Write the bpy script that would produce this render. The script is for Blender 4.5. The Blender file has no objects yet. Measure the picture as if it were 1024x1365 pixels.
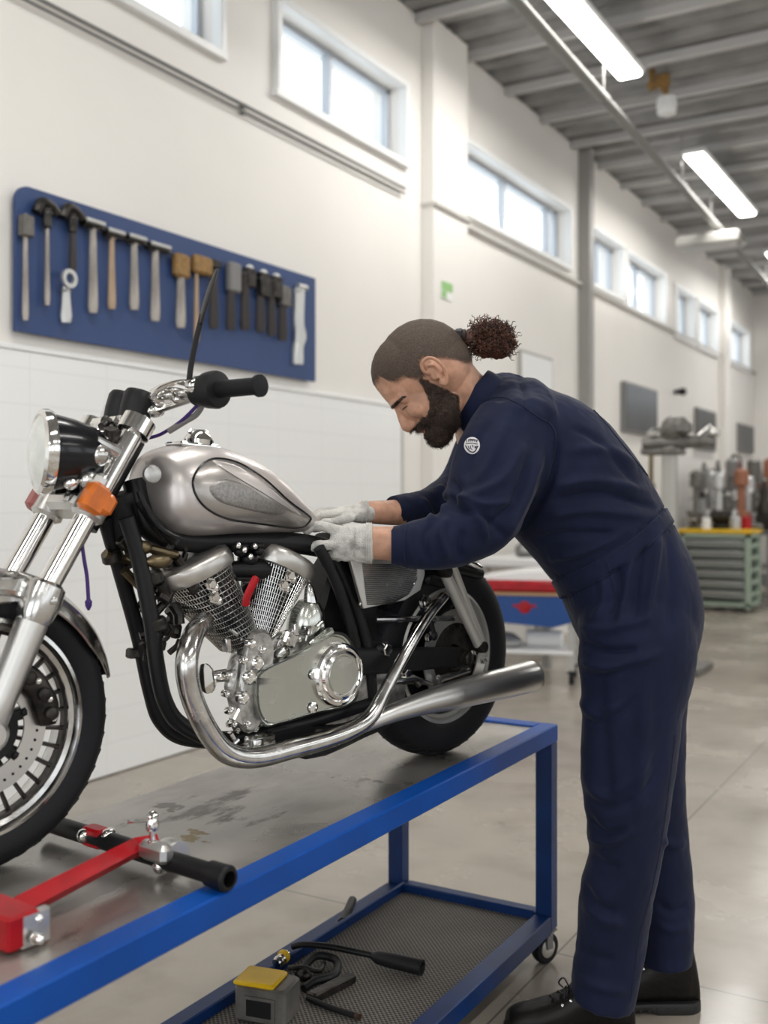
import bpy, bmesh, math, random
from math import sin, cos, pi, radians, sqrt, atan2
from mathutils import Vector, Matrix, noise
random.seed(7)
scene = bpy.context.scene
COL = scene.collection
V = Vector
# ---------------------------------------------------------------- frame
CS, SN = 0.8613, 0.5081          # the camera is yawed 30.54 deg from the long axis (y) of the hall
FPX = 1400.0
EYE = 1.3
CX, HY = 512.0, 665.0
def cw(xc, d, z=0.0):            # sideways / depth / height seen from the viewpoint -> world
    return V((xc*CS - d*SN, xc*SN + d*CS, z))
def W(px, py, d):
    return cw((px-CX)/FPX*d, d, EYE-(py-HY)/FPX*d)
def FL(px, py, z=0.0):           # the point of a horizontal plane at height z
    d = FPX*(EYE-z)/(py-HY)
    return cw((px-CX)/FPX*d, d, z)
WALLX = -3.636
def WL(px, py, off=0.0):         # the point of the long wall
    a = (px-CX)/FPX
    d = -(WALLX+off)/(SN-CS*a)
    return V((WALLX+off, d*(a*SN+CS), EYE-(py-HY)/FPX*d))

# ---------------------------------------------------------------- mesh helper
def spl(pts, n=6, closed=False):
    """Catmull-Rom through tuples of any length."""
    P = [tuple(p) for p in pts]
    out = []
    m = len(P)
    rng = range(m if closed else m-1)
    for i in rng:
        if closed:
            p0, p1, p2, p3 = P[(i-1) % m], P[i], P[(i+1) % m], P[(i+2) % m]
        else:
            p0, p1, p2, p3 = P[max(i-1, 0)], P[i], P[i+1], P[min(i+2, m-1)]
        for k in range(n):
            t = k/n
            out.append(tuple(0.5*((2*b)+(-a+c)*t+(2*a-5*b+4*c-d)*t*t+(-a+3*b-3*c+d)*t**3)
                       for a, b, c, d in zip(p0, p1, p2, p3)))
    if not closed:
        out.append(P[-1])
    return out

class MB:
    def __init__(s):
        s.v = []; s.f = []; s.m = []; s.mi = 0; s.marks = []
    def add(s, vs, fs):
        o = len(s.v); s.marks.append((o, len(s.f)))
        s.v += [tuple(v) for v in vs]
        for f in fs:
            s.f.append(tuple(i+o for i in f)); s.m.append(s.mi)
    def rings(s, rings, cap=True, closed=False):
        n = len(rings[0]); vs = []; fs = []
        for r in rings: vs += list(r)
        R = len(rings)
        for i in range(R if closed else R-1):
            a = i*n; b = ((i+1) % R)*n
            for j in range(n):
                k = (j+1) % n
                fs.append((a+j, a+k, b+k, b+j))
        if cap and not closed:
            fs.append(tuple(reversed(range(n))))
            fs.append(tuple(range((R-1)*n, R*n)))
        s.add(vs, fs)
    def tube(s, pts, r, n=12, cap=True, ref=None, closed=False, rb=None, dome=False, sq=1.0):
        """r: radius or list (along the side axis); rb: radius along ref."""
        P = [V(p[:3]) for p in pts]; m = len(P)
        ra = list(r) if isinstance(r, (list, tuple)) else [r]*m
        rbb = ra if rb is None else (list(rb) if isinstance(rb, (list, tuple)) else [rb]*m)
        T = []
        for i in range(m):
            if closed: t = P[(i+1) % m]-P[(i-1) % m]
            else: t = P[min(i+1, m-1)]-P[max(i-1, 0)]
            if t.length < 1e-9: t = V((0, 0, 1))
            T.append(t.normalized())
        if ref is None:
            a = T[0].orthogonal().normalized()
        rings = []
        for i in range(m):
            t = T[i]
            if ref is not None:
                e2 = V(ref)-t*V(ref).dot(t)
                e2 = e2.normalized() if e2.length > 1e-6 else t.orthogonal().normalized()
                e1 = e2.cross(t).normalized()
            else:
                if i:
                    a = a-t*a.dot(t); a.normalize()
                e1 = a; e2 = t.cross(a)
            ring = []
            for j in range(n):
                th = 2*pi*j/n
                c, q = cos(th), sin(th)
                if sq != 1.0:
                    c = math.copysign(abs(c)**sq, c); q = math.copysign(abs(q)**sq, q)
                ring.append(P[i]+e1*(c*ra[i])+e2*(q*rbb[i]))
            rings.append(ring)
        if dome and not closed:
            def shr(ring, c, k, off): return [c+(p-c)*k+off for p in ring]
            L0 = min(ra[0], rbb[0]); L1 = min(ra[-1], rbb[-1])
            pre = [shr(rings[0], P[0], cos(q), -T[0]*(L0*sin(q))) for q in (1.35, 0.95, 0.5)]
            post = [shr(rings[-1], P[-1], cos(q), T[-1]*(L1*sin(q))) for q in (0.5, 0.95, 1.35)]
            rings = pre+rings+post
        s.rings(rings, cap, closed)
    def box(s, c, size, R=None, ch=0.0):
        x, y, z = [k/2 for k in size]
        if ch <= 0:
            vs = [V((a*x, b*y, d*z)) for d in (-1, 1) for a, b in ((-1, -1), (1, -1), (1, 1), (-1, 1))]
            fs = [(3, 2, 1, 0), (4, 5, 6, 7), (0, 1, 5, 4), (1, 2, 6, 5), (2, 3, 7, 6), (3, 0, 4, 7)]
        else:
            ch = min(ch, x*.9, y*.9, z*.9)
            vs = []; fs = []
            def oct8(X, Y, zz):
                return [V((X-ch, -Y, zz)), V((X, -Y+ch, zz)), V((X, Y-ch, zz)), V((X-ch, Y, zz)),
                        V((-X+ch, Y, zz)), V((-X, Y-ch, zz)), V((-X, -Y+ch, zz)), V((-X+ch, -Y, zz))]
            rr = [[V((p.x*(x-ch)/x if abs(p.x) > 0 else 0, p.y*(y-ch)/y, -z)) for p in oct8(x, y, 0)],
                  oct8(x, y, -z+ch), oct8(x, y, z-ch),
                  [V((p.x*(x-ch)/x, p.y*(y-ch)/y, z)) for p in oct8(x, y, 0)]]
            for r in rr: vs += r
            for i in range(3):
                for j in range(8):
                    k = (j+1) % 8
                    fs.append((i*8+j, i*8+k, i*8+8+k, i*8+8+j))
            fs.append(tuple(reversed(range(8)))); fs.append(tuple(range(24, 32)))
        M = R if R is not None else Matrix.Identity(3)
        s.add([M @ v+V(c) for v in vs], fs)
    def lathe(s, prof, o, ax, n=32, closed=False, ell=1.0, up=None):
        """prof: (radius, height along ax)."""
        ax = V(ax).normalized(); o = V(o)
        e1 = V(up) if up is not None else ax.orthogonal()
        e1 = (e1-ax*e1.dot(ax)).normalized(); e2 = ax.cross(e1)
        rings = [[o+ax*h+e1*(cos(2*pi*j/n)*r)+e2*(sin(2*pi*j/n)*r*ell) for j in range(n)] for r, h in prof]
        s.rings(rings, cap=not closed, closed=closed)
    def prism(s, pts, dvec, ch=0.0, taper=None):
        """pts: ordered 3d outline; extrude by dvec (both ends capped)."""
        P = [V(p) for p in pts]; d = V(dvec)
        if ch > 0:
            c = sum(P, V((0, 0, 0)))/len(P); L = d.length; k = ch/L
            def ins(q):
                w = (c-q); return q+w*(ch/max(w.length, 1e-6))
            s.rings([[ins(p) for p in P], [p+d*k for p in P], [p+d*(1-k) for p in P], [ins(p)+d for p in P]])
        else:
            s.rings([P, [p+d for p in P]])
    def ell(s, c, r, R=None, n=16, m=10):
        M = R if R is not None else Matrix.Identity(3)
        rings = []
        for i in range(m+1):
            ph = -pi/2+pi*(i+0.0)/m
            ph = max(min(ph, pi/2-0.08), -pi/2+0.08)
            rings.append([M @ V((r[0]*cos(ph)*cos(2*pi*j/n), r[1]*cos(ph)*sin(2*pi*j/n), r[2]*sin(ph)))+V(c) for j in range(n)])
        s.rings(rings)
    def bolt(s, o, ax, r, h=None, n=6):
        h = h or r*.8
        s.lathe([(r*1.35, 0), (r*1.35, h*.2), (r, h*.2), (r, h*.85), (r*.8, h)], o, ax, n=max(n, 6))
    def grid(s, fn, nu, nv):
        vs = [fn(i/nu, j/nv) for i in range(nu+1) for j in range(nv+1)]
        fs = [(i*(nv+1)+j, (i+1)*(nv+1)+j, (i+1)*(nv+1)+j+1, i*(nv+1)+j+1) for i in range(nu) for j in range(nv)]
        s.add(vs, fs)
    def each(s, name, mat, parent=None, **k):
        """every piece an object of its own"""
        E_ = s.marks+[(len(s.v), len(s.f))]; out = []
        for (a, fa), (c, fc) in zip(E_, E_[1:]):
            q = MB(); q.v = s.v[a:c]; q.f = [tuple(i-a for i in f) for f in s.f[fa:fc]]; q.m = s.m[fa:fc]
            out.append(q.build(name, mat, parent, **k))
        return out
    def build(s, name, mat, parent=None, smooth=True, ang=35, M=None, subsurf=0, fix=True, loc=None):
        me = bpy.data.meshes.new(name)
        vs = s.v
        if loc is not None: vs = [tuple(V(v)-V(loc)) for v in vs]
        me.from_pydata(vs, [], s.f)
        mats = mat if isinstance(mat, (list, tuple)) else [mat]
        for m_ in mats: me.materials.append(m_)
        if len(mats) > 1:
            me.polygons.foreach_set('material_index', s.m)
        if fix:
            bm = bmesh.new(); bm.from_mesh(me)
            bmesh.ops.recalc_face_normals(bm, faces=bm.faces)
            bm.to_mesh(me); bm.free()
        if smooth:
            me.polygons.foreach_set('use_smooth', [True]*len(me.polygons))
            me.set_sharp_from_angle(angle=radians(ang))
        me.update()
        o = bpy.data.objects.new(name, me)
        COL.objects.link(o)
        if parent is not None: o.parent = parent
        if M is not None: o.matrix_local = M
        if loc is not None: o.location = loc
        if subsurf:
            md = o.modifiers.new('sub', 'SUBSURF'); md.levels = subsurf; md.render_levels = subsurf
        return o

def tag(o, label=None, cat=None, group=None, kind=None):
    if label: o['label'] = label
    if cat: o['category'] = cat
    if group: o['group'] = group
    if kind: o['kind'] = kind
    return o
def empty(name, loc=(0, 0, 0), rz=0.0):
    o = bpy.data.objects.new(name, None); COL.objects.link(o)
    o.empty_display_size = .1
    o.location = loc; o.rotation_euler = (0, 0, rz)
    return o
def copy_tree(o, parent=None):
    c = o.copy(); COL.objects.link(c)
    if parent is not None: c.parent = parent
    for ch in list(o.children): copy_tree(ch, c)
    return c
def rotm(ax, ang): return Matrix.Rotation(ang, 3, ax)
def frame(x, z):
    """3x3 with columns x, y, z (x along first vector, z near second)."""
    x = V(x).normalized(); z = V(z); z = (z-x*z.dot(x)).normalized(); y = z.cross(x)
    return Matrix((x, y, z)).transposed()

# ---------------------------------------------------------------- materials
def mat(name, col, rough=0.5, metal=0.0, coat=0.0, noise_amt=0.0, noise_scale=20, col2=None, bump=0.0, bump_scale=60,
        emit=None, estr=0, rvar=0.0, spec=0.5, sss=0.0, trans=0.0, ior=1.45, sheen=0.0, stretch=None, detail=5, lo=.35, hi=.65):
    m = bpy.data.materials.new(name); m.use_nodes = True
    nt = m.node_tree; N = nt.nodes; L = nt.links
    b = N['Principled BSDF']
    b.inputs['Base Color'].default_value = (*col, 1)
    b.inputs['Roughness'].default_value = rough
    b.inputs['Metallic'].default_value = metal
    b.inputs['Coat Weight'].default_value = coat
    b.inputs['Coat Roughness'].default_value = .08
    b.inputs['Specular IOR Level'].default_value = spec
    b.inputs['IOR'].default_value = ior
    b.inputs['Transmission Weight'].default_value = trans
    if sss:
        b.inputs['Subsurface Weight'].default_value = sss
        b.inputs['Subsurface Radius'].default_value = (.012, .005, .003)
        b.inputs['Subsurface Scale'].default_value = 1.0
    if sheen:
        b.inputs['Sheen Weight'].default_value = sheen
        b.inputs['Sheen Roughness'].default_value = .4
    if emit:
        b.inputs['Emission Color'].default_value = (*emit, 1)
        b.inputs['Emission Strength'].default_value = estr
    if noise_amt or bump or rvar or col2:
        tc = N.new('ShaderNodeTexCoord'); src = tc.outputs['Object']
        if stretch:
            mp = N.new('ShaderNodeMapping'); mp.inputs['Scale'].default_value = stretch
            L.new(src, mp.inputs['Vector']); src = mp.outputs['Vector']
        nz = N.new('ShaderNodeTexNoise'); nz.inputs['Scale'].default_value = noise_scale
        nz.inputs['Detail'].default_value = detail
        L.new(src, nz.inputs['Vector'])
        if noise_amt or col2:
            r = N.new('ShaderNodeValToRGB')
            c2 = col2 or tuple(c*(1-noise_amt) for c in col)
            r.color_ramp.elements[0].position = lo; r.color_ramp.elements[1].position = hi
            r.color_ramp.elements[0].color = (*c2, 1); r.color_ramp.elements[1].color = (*col, 1)
            L.new(nz.outputs['Fac'], r.inputs['Fac']); L.new(r.outputs['Color'], b.inputs['Base Color'])
        if rvar:
            mr = N.new('ShaderNodeMapRange')
            mr.inputs['From Min'].default_value = .3; mr.inputs['From Max'].default_value = .7
            mr.inputs['To Min'].default_value = max(rough-rvar, .02); mr.inputs['To Max'].default_value = rough+rvar
            L.new(nz.outputs['Fac'], mr.inputs['Value']); L.new(mr.outputs['Result'], b.inputs['Roughness'])
        if bump:
            n2 = N.new('ShaderNodeTexNoise'); n2.inputs['Scale'].default_value = bump_scale; n2.inputs['Detail'].default_value = 4
            L.new(src, n2.inputs['Vector'])
            bp = N.new('ShaderNodeBump'); bp.inputs['Strength'].default_value = bump; bp.inputs['Distance'].default_value = .004
            L.new(n2.outputs['Fac'], bp.inputs['Height']); L.new(bp.outputs['Normal'], b.inputs['Normal'])
    return m

M = {}
M['wall'] = mat('wall_paint', (.80, .77, .73), .55, noise_amt=.03, noise_scale=1.5, bump=.05, bump_scale=80)
M['trim'] = mat('trim_paint', (.55, .53, .50), .5)
M['white'] = mat('white_paint', (.82, .82, .81), .4)
M['ceil'] = mat('ceiling_metal', (.34, .335, .33), .5, metal=.3, noise_amt=.3, noise_scale=3)
M['steelgrey'] = mat('grey_steel_paint', (.2, .195, .19), .5)
M['colgrey'] = mat('column_grey_paint', (.30, .29, .275), .5)
M['lamp'] = mat('lamp_light', (1, 1, 1), .5, emit=(1, .99, .95), estr=9)
M['winframe'] = mat('window_frame_metal', (.46, .49, .53), .4, metal=.3)
M['chrome'] = mat('chrome', (.82, .81, .79), .10, metal=1, rvar=.05, noise_scale=14)
M['chrome2'] = mat('worn_chrome', (.66, .65, .63), .2, metal=1, rvar=.09, noise_scale=30, noise_amt=.25)
M['alu'] = mat('brushed_aluminium', (.66, .65, .63), .36, metal=1)
M['headalu'] = mat('satin_head_alloy', (.58, .56, .53), .33, metal=.9, noise_amt=.2, noise_scale=25)
M['castalu'] = mat('cast_aluminium', (.55, .54, .52), .35, metal=.95, noise_amt=.45, noise_scale=60, bump=.3, bump_scale=120)
M['satin'] = mat('satin_cover_metal', (.50, .51, .47), .26, metal=1, rvar=.06, noise_scale=12)
M['rubber'] = mat('tyre_rubber', (.009, .0095, .012), .6, spec=.3, bump=.15, bump_scale=200, noise_amt=.3, noise_scale=8)
M['black'] = mat('black_gloss_paint', (.006, .006, .008), .22, coat=.25, spec=.35)
M['blacksatin'] = mat('black_satin_metal', (.008, .008, .009), .42, spec=.32, noise_amt=.3, noise_scale=20)
M['blackpl'] = mat('black_plastic', (.010, .010, .011), .45, spec=.32)
M['darkmetal'] = mat('dark_oily_metal', (.06, .055, .05), .38, metal=.8, noise_amt=.6, noise_scale=35, bump=.3, bump_scale=90)
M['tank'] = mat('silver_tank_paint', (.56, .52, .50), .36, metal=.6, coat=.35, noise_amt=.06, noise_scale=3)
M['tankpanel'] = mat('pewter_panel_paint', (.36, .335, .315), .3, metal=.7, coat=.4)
M['tankmesh'] = mat('speckled_pewter', (.31, .295, .28), .38, metal=.75, noise_amt=.3, noise_scale=200)
M['orange'] = mat('orange_lens', (.66, .16, .02), .3, coat=.2, noise_amt=.25, noise_scale=30)
M['redlens'] = mat('dull_red_lens', (.30, .09, .08), .35)
M['red'] = mat('red_paint', (.40, .004, .010), .34, coat=0, spec=.35, noise_amt=.25, noise_scale=18)
M['blue'] = mat('blue_frame_paint', (.001, .070, .36), .42, coat=0, spec=.28, noise_amt=.2, noise_scale=6)
M['bluedk'] = mat('dark_blue_frame_paint', (.002, .028, .13), .42, coat=0, spec=.4, noise_amt=.3, noise_scale=9)
M['glasslens'] = mat('lamp_glass', (.86, .88, .83), .06, coat=.5, noise_amt=.2, noise_scale=25)
M['brass'] = mat('tarnished_brass', (.20, .155, .09), .35, metal=.9, noise_amt=.5, noise_scale=40)
M['purple'] = mat('purple_cable_sheath', (.05, .02, .16), .4)
M['rust'] = mat('rusty_hub', (.10, .055, .04), .5, metal=.6, noise_amt=.6, noise_scale=40)
M['greymetal'] = mat('light_grey_metal_paint', (.42, .41, .38), .35, metal=.4)
M['yellow'] = mat('yellow_paint', (.78, .48, .01), .4, noise_amt=.2, noise_scale=10)
M['wood'] = mat('worn_wood', (.46, .33, .22), .55, noise_amt=.35, noise_scale=30, stretch=(1, 1, .15))
M['woodp'] = mat('pale_worn_handle', (.42, .38, .34), .5, noise_amt=.4, noise_scale=40, stretch=(1, 1, .2))
M['woodo'] = mat('orange_wood_block', (.34, .19, .055), .5, noise_amt=.4, noise_scale=40)
M['handdk'] = mat('dark_handle', (.028, .022, .02), .5)
M['board'] = mat('blue_board_paint', (.030, .062, .175), .5, noise_amt=.1, noise_scale=2)
M['navy'] = mat('navy_cotton_twill', (.0085, .0125, .038), .78, noise_amt=.25, noise_scale=9, bump=.12, bump_scale=700, sheen=.08, spec=.22)
M['navyseam'] = mat('navy_seam_thread', (.006, .010, .032), .8)
M['skin'] = mat('skin', (.57, .31, .205), .5, sss=.1, noise_amt=.3, noise_scale=38, bump=.08, bump_scale=160)
M['skinred'] = mat('reddened_skin', (.62, .22, .15), .5, sss=.15)
M['lip'] = mat('lips', (.38, .15, .12), .45)
M['hair'] = mat('dark_brown_hair', (.035, .016, .010), .55, noise_amt=.5, noise_scale=90, bump=.5, bump_scale=300)
M['beard'] = mat('dark_brown_beard', (.045, .026, .017), .6, noise_amt=.5, noise_scale=150, bump=.8, bump_scale=420)
M['buzz'] = mat('clipped_stubble_hair', (.125, .082, .056), .7, col2=(.04, .028, .020), noise_scale=260, bump=.5, bump_scale=700, detail=8, lo=.38, hi=.6)
M['glove'] = mat('white_knit_glove', (.66, .64, .60), .85, noise_amt=.45, noise_scale=34, bump=.9, bump_scale=420, lo=.3, hi=.5, detail=8)
M['leather'] = mat('black_boot_leather', (.009, .007, .006), .42, spec=.3, noise_amt=.5, noise_scale=14, bump=.3, bump_scale=60)
M['sole'] = mat('black_rubber_sole', (.014, .014, .014), .6)
M['white2'] = mat('white_embroidery', (.62, .60, .60), .7)
M['green'] = mat('green_sign', (.28, .52, .19), .5)
M['screen'] = mat('dark_glass_panel', (.045, .05, .055), .3, coat=0, spec=.25, noise_amt=.3, noise_scale=2)
M['cabgreen'] = mat('pale_green_cabinet_paint', (.30, .37, .30), .45)
M['drawer'] = mat('grey_drawer_front', (.22, .235, .225), .4)
M['terra'] = mat('reddish_brown_pot', (.3, .12, .07), .6)
M['tan'] = mat('tan_trim', (.42, .27, .15), .5)
M['bluep'] = mat('trolley_blue', (.006, .055, .23), .4)
M['machine'] = mat('machine_grey', (.19, .18, .165), .45, metal=.4, noise_amt=.4, noise_scale=18)
M['pipe'] = mat('dull_pipe_paint', (.27, .265, .255), .75, spec=.2)
M['concmark'] = mat('pale_grey_metal', (.5, .5, .49), .35, metal=.6)

def hairmat(name, c1, c2, sc, bump=.5):
    """hair that thins out where the stored density falls off"""
    m = mat(name, c1, .65, col2=c2, noise_scale=sc, bump=bump, bump_scale=sc*2, detail=6, lo=.4, hi=.62)
    nt = m.node_tree; N = nt.nodes; L = nt.links; b = N['Principled BSDF']; o = N['Material Output']
    at = N.new('ShaderNodeAttribute'); at.attribute_name = 'hair_amount'
    tc = [n for n in N if n.type == 'TEX_COORD'][0]
    nz = N.new('ShaderNodeTexNoise'); nz.inputs['Scale'].default_value = 620; nz.inputs['Detail'].default_value = 2
    L.new(tc.outputs['Object'], nz.inputs['Vector'])
    a = N.new('ShaderNodeMath'); a.operation = 'MULTIPLY_ADD'; a.inputs[1].default_value = 1.5; a.inputs[2].default_value = -.25
    L.new(nz.outputs['Fac'], a.inputs[0])
    d = N.new('ShaderNodeMath'); d.operation = 'SUBTRACT'; L.new(at.outputs['Fac'], d.inputs[0]); L.new(a.outputs[0], d.inputs[1])
    e = N.new('ShaderNodeMath'); e.operation = 'MULTIPLY_ADD'; e.use_clamp = True; e.inputs[1].default_value = 1.4; e.inputs[2].default_value = .5
    L.new(d.outputs[0], e.inputs[0]); L.new(e.outputs[0], b.inputs['Alpha'])
    return m
M['buzz'] = hairmat('clipped_hair', (.095, .066, .048), (.045, .030, .022), 420, .4)
M['beardskin'] = hairmat('brown_beard_hair', (.066, .038, .025), (.026, .015, .010), 240, .9)
M['brow'] = hairmat('dark_brow_hair', (.045, .026, .017), (.02, .011, .008), 300, .5)
# ================================================================ setting
CEIL = 4.78
YEND = 18.5
XR = 9.5
YB = -7.0
def math_node(N, op, a=None, b=None):
    n = N.new('ShaderNodeMath'); n.operation = op
    if b is not None: n.inputs[1].default_value = b
    return n
def floor_mat():
    m = mat('polished_concrete', (.365, .325, .275), .24, rvar=.1, noise_scale=1.6, noise_amt=.16)
    nt = m.node_tree; N = nt.nodes; L = nt.links; b = N['Principled BSDF']
    ramp = [n for n in N if n.type == 'VALTORGB'][0]
    tc = [n for n in N if n.type == 'TEX_COORD'][0]
    n2 = N.new('ShaderNodeTexNoise'); n2.inputs['Scale'].default_value = 4.5; n2.inputs['Detail'].default_value = 8
    L.new(tc.outputs['Object'], n2.inputs['Vector'])
    r2 = N.new('ShaderNodeValToRGB'); r2.color_ramp.elements[0].position = .22; r2.color_ramp.elements[1].position = .52
    r2.color_ramp.elements[0].color = (.78, .765, .74, 1); r2.color_ramp.elements[1].color = (1, 1, 1, 1)
    L.new(n2.outputs['Fac'], r2.inputs['Fac'])
    mx = N.new('ShaderNodeMix'); mx.data_type = 'RGBA'; mx.blend_type = 'MULTIPLY'; mx.inputs[0].default_value = 1
    L.new(ramp.outputs['Color'], mx.inputs[6]); L.new(r2.outputs['Color'], mx.inputs[7])
    sep = N.new('ShaderNodeSeparateXYZ'); L.new(tc.outputs['Object'], sep.inputs[0])
    prev = mx.outputs[2]
    for ax, off in (('X', 1.10), ('Y', -2.84)):
        a = math_node(N, 'ADD', b=off); L.new(sep.outputs[ax], a.inputs[0])
        d = math_node(N, 'PINGPONG', b=2.0); L.new(a.outputs[0], d.inputs[0])
        lt = math_node(N, 'LESS_THAN', b=.0035); L.new(d.outputs[0], lt.inputs[0])
        k = N.new('ShaderNodeMix'); k.data_type = 'RGBA'
        L.new(lt.outputs[0], k.inputs[0]); L.new(prev, k.inputs[6]); k.inputs[7].default_value = (.16, .145, .13, 1)
        prev = k.outputs[2]
    L.new(prev, b.inputs['Base Color'])
    return m
def panel_mat():
    m = mat('white_glazed_wall_panel', (.83, .83, .82), .22)
    nt = m.node_tree; N = nt.nodes; L = nt.links; b = N['Principled BSDF']
    tc = N.new('ShaderNodeTexCoord'); sep = N.new('ShaderNodeSeparateXYZ'); L.new(tc.outputs['Object'], sep.inputs[0])
    prev = None
    for ax, p, off in (('Y', .225, .03), ('Z', .0775, .0)):  # faint joint lines that also paint in the reflected window grid
        a = math_node(N, 'ADD', b=off); L.new(sep.outputs[ax], a.inputs[0])
        d = math_node(N, 'PINGPONG', b=p); L.new(a.outputs[0], d.inputs[0])
        lt = math_node(N, 'LESS_THAN', b=.0035); L.new(d.outputs[0], lt.inputs[0])
        k = N.new('ShaderNodeMix'); k.data_type = 'RGBA'
        L.new(lt.outputs[0], k.inputs[0])
        if prev is None: k.inputs[6].default_value = (.83, .83, .82, 1)
        else: L.new(prev, k.inputs[6])
        k.inputs[7].default_value = (.775, .775, .77, 1)
        prev = k.outputs[2]
    L.new(prev, b.inputs['Base Color'])
    return m
M['floor'] = floor_mat(); M['panel'] = panel_mat()

def struct(mb, name, m, **k):
    o = mb.build(name, m, **k); o['kind'] = 'structure'; return o
b = MB(); b.box(((WALLX+XR)/2, (YB+YEND)/2, -.05), (XR-WALLX+1, YEND-YB+1, .1)); struct(b, 'floor', M['floor'], smooth=False)

# windows of the long wall: (y0, y1, z0, z1, dividers)
WINS = [(2.95, 4.40, 3.69, 4.20, [3.68]), (4.93, 6.42, 3.66, 4.19, [5.66]), (7.33, 9.66, 3.54, 4.09, [8.40, 9.42]),
        (10.22, 11.32, 3.50, 4.07, [10.85]), (11.46, 12.98, 3.46, 4.06, [12.25]), (13.5, 14.4, 3.40, 4.03, [13.95]),
        (14.6, 15.75, 3.40, 4.03, [15.1]), (16.4, 17.95, 3.40, 4.03, [17.2])]
def wall_with_holes(name, x0, x1, ya, yb, holes, m, axis='y'):
    b = MB()
    zs0 = 0
    def add(p0, p1, z0, z1):
        if axis == 'y': b.box(((x0+x1)/2, (p0+p1)/2, (z0+z1)/2), (abs(x1-x0), p1-p0, z1-z0))
        else: b.box(((p0+p1)/2, (x0+x1)/2, (z0+z1)/2), (p1-p0, abs(x1-x0), z1-z0))
    cur = ya
    for (y0, y1, z0, z1) in holes:
        add(cur, y0, 0, CEIL); add(y0, y1, 0, z0); add(y0, y1, z1, CEIL); cur = y1
    add(cur, yb, 0, CEIL)
    return struct(b, name, m, smooth=False)
wall_with_holes('wall_left', WALLX-.25, WALLX, YB, YEND, [(a, c, d, e) for a, c, d, e, _ in WINS], M['wall'])
# far wall with two high windows, right wall with a row of big windows, open dock door behind the viewpoint
FW = [(-2.9, -1.6, 2.9, 3.8), (-1.2, .1, 2.9, 3.8), (2, 4, 2.9, 3.8)]
wall_with_holes('wall_far', YEND, YEND+.25, WALLX-.25, XR, FW, M['wall'], axis='x')
RW = [(y, y+2.6, 1.6, 4.2) for y in (-5.5, -2.0, 1.5, 5.0, 8.5, 12.0)]
wall_with_holes('wall_right', XR, XR+.25, YB, YEND, RW, M['wall'])
wall_with_holes('wall_back', YB-.25, YB, WALLX-.25, XR, [(-2.6, 1.2, .05, 3.9), (2.6, 7.4, .05, 3.9)], M['wall'], axis='x')
M['pane'] = None
def glass_mat():
    m = bpy.data.materials.new('window_glass'); m.use_nodes = True
    N = m.node_tree.nodes; L = m.node_tree.links; N.clear()
    o = N.new('ShaderNodeOutputMaterial'); t = N.new('ShaderNodeBsdfTransparent'); g = N.new('ShaderNodeBsdfGlossy')
    t.inputs[0].default_value = (.95, .97, .98, 1); g.inputs['Roughness'].default_value = .05
    x = N.new('ShaderNodeMixShader'); x.inputs[0].default_value = .07
    L.new(t.outputs[0], x.inputs[1]); L.new(g.outputs[0], x.inputs[2]); L.new(x.outputs[0], o.inputs[0])
    return m
M['pane'] = glass_mat()
for i, (y0, y1, z0, z1, dv) in enumerate(WINS):
    w = empty('window_%d' % (i+1), (WALLX, (y0+y1)/2, z0)); w['kind'] = 'structure'
    b = MB()
    def bx(c, s): b.box(V(c)-w.location, s, ch=.004)
    # painted surround standing proud of the wall
    t = .045; X = WALLX+.008
    bx((X, (y0+y1)/2, z0-t/2+.01), (.07, y1-y0+2*t, t)); bx((X, (y0+y1)/2, z1+t/2-.01), (.07, y1-y0+2*t, t))
    bx((X, y0-t/2+.01, (z0+z1)/2), (.07, t, z1-z0)); bx((X, y1+t/2-.01, (z0+z1)/2), (.07, t, z1-z0))
    b.build('window_surround', M['white'], w)
    b = MB(); X = WALLX-.13; t = .035
    bx((X, (y0+y1)/2, z0+t/2), (.05, y1-y0, t)); bx((X, (y0+y1)/2, z1-t/2), (.05, y1-y0, t))
    bx((X, y0+t/2, (z0+z1)/2), (.05, t, z1-z0)); bx((X, y1-t/2, (z0+z1)/2), (.05, t, z1-z0))
    for q in dv: bx((X, q, (z0+z1)/2), (.06, .05, z1-z0))
    b.build('window_frame', M['winframe'], w)
    b = MB(); b.box(V((WALLX-.13, (y0+y1)/2, (z0+z1)/2))-w.location, (.006, y1-y0-.02, z1-z0-.02))
    b.build('window_pane', M['pane'], w, smooth=False)
n = len(WINS)
for i, (x0, x1, z0, z1) in enumerate(FW):
    w = empty('window_%d' % (n+1+i), ((x0+x1)/2, YEND, z0)); w['kind'] = 'structure'
    b = MB(); c = w.location; X = (x0+x1)/2
    for cc, s in (((X, YEND, z0+.03), (x1-x0, .08, .06)), ((X, YEND, z1-.03), (x1-x0, .08, .06)), ((x0+.03, YEND, (z0+z1)/2), (.06, .08, z1-z0)),
                  ((x1-.03, YEND, (z0+z1)/2), (.06, .08, z1-z0)), ((X, YEND, (z0+z1)/2), (.05, .08, z1-z0))):
        b.box(V(cc)-c, s)
    b.build('window_frame', M['winframe'], w, smooth=False)
# lower glazed panels on the long wall
b = MB(); b.box((WALLX+.012, (YB+6.36)/2, .97), (.024, 6.36-YB, 1.93), ch=.004); struct(b, 'trim_1', M['panel'])
b = MB(); b.box((WALLX+.016, (YB+6.36)/2, 1.945), (.032, 6.36-YB, .025), ch=.004); struct(b, 'trim_2', M['white'])
b = MB(); b.box((WALLX+.016, 6.375, .97), (.032, .025, 1.95), ch=.004); struct(b, 'trim_3', M['trim'])
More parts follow.
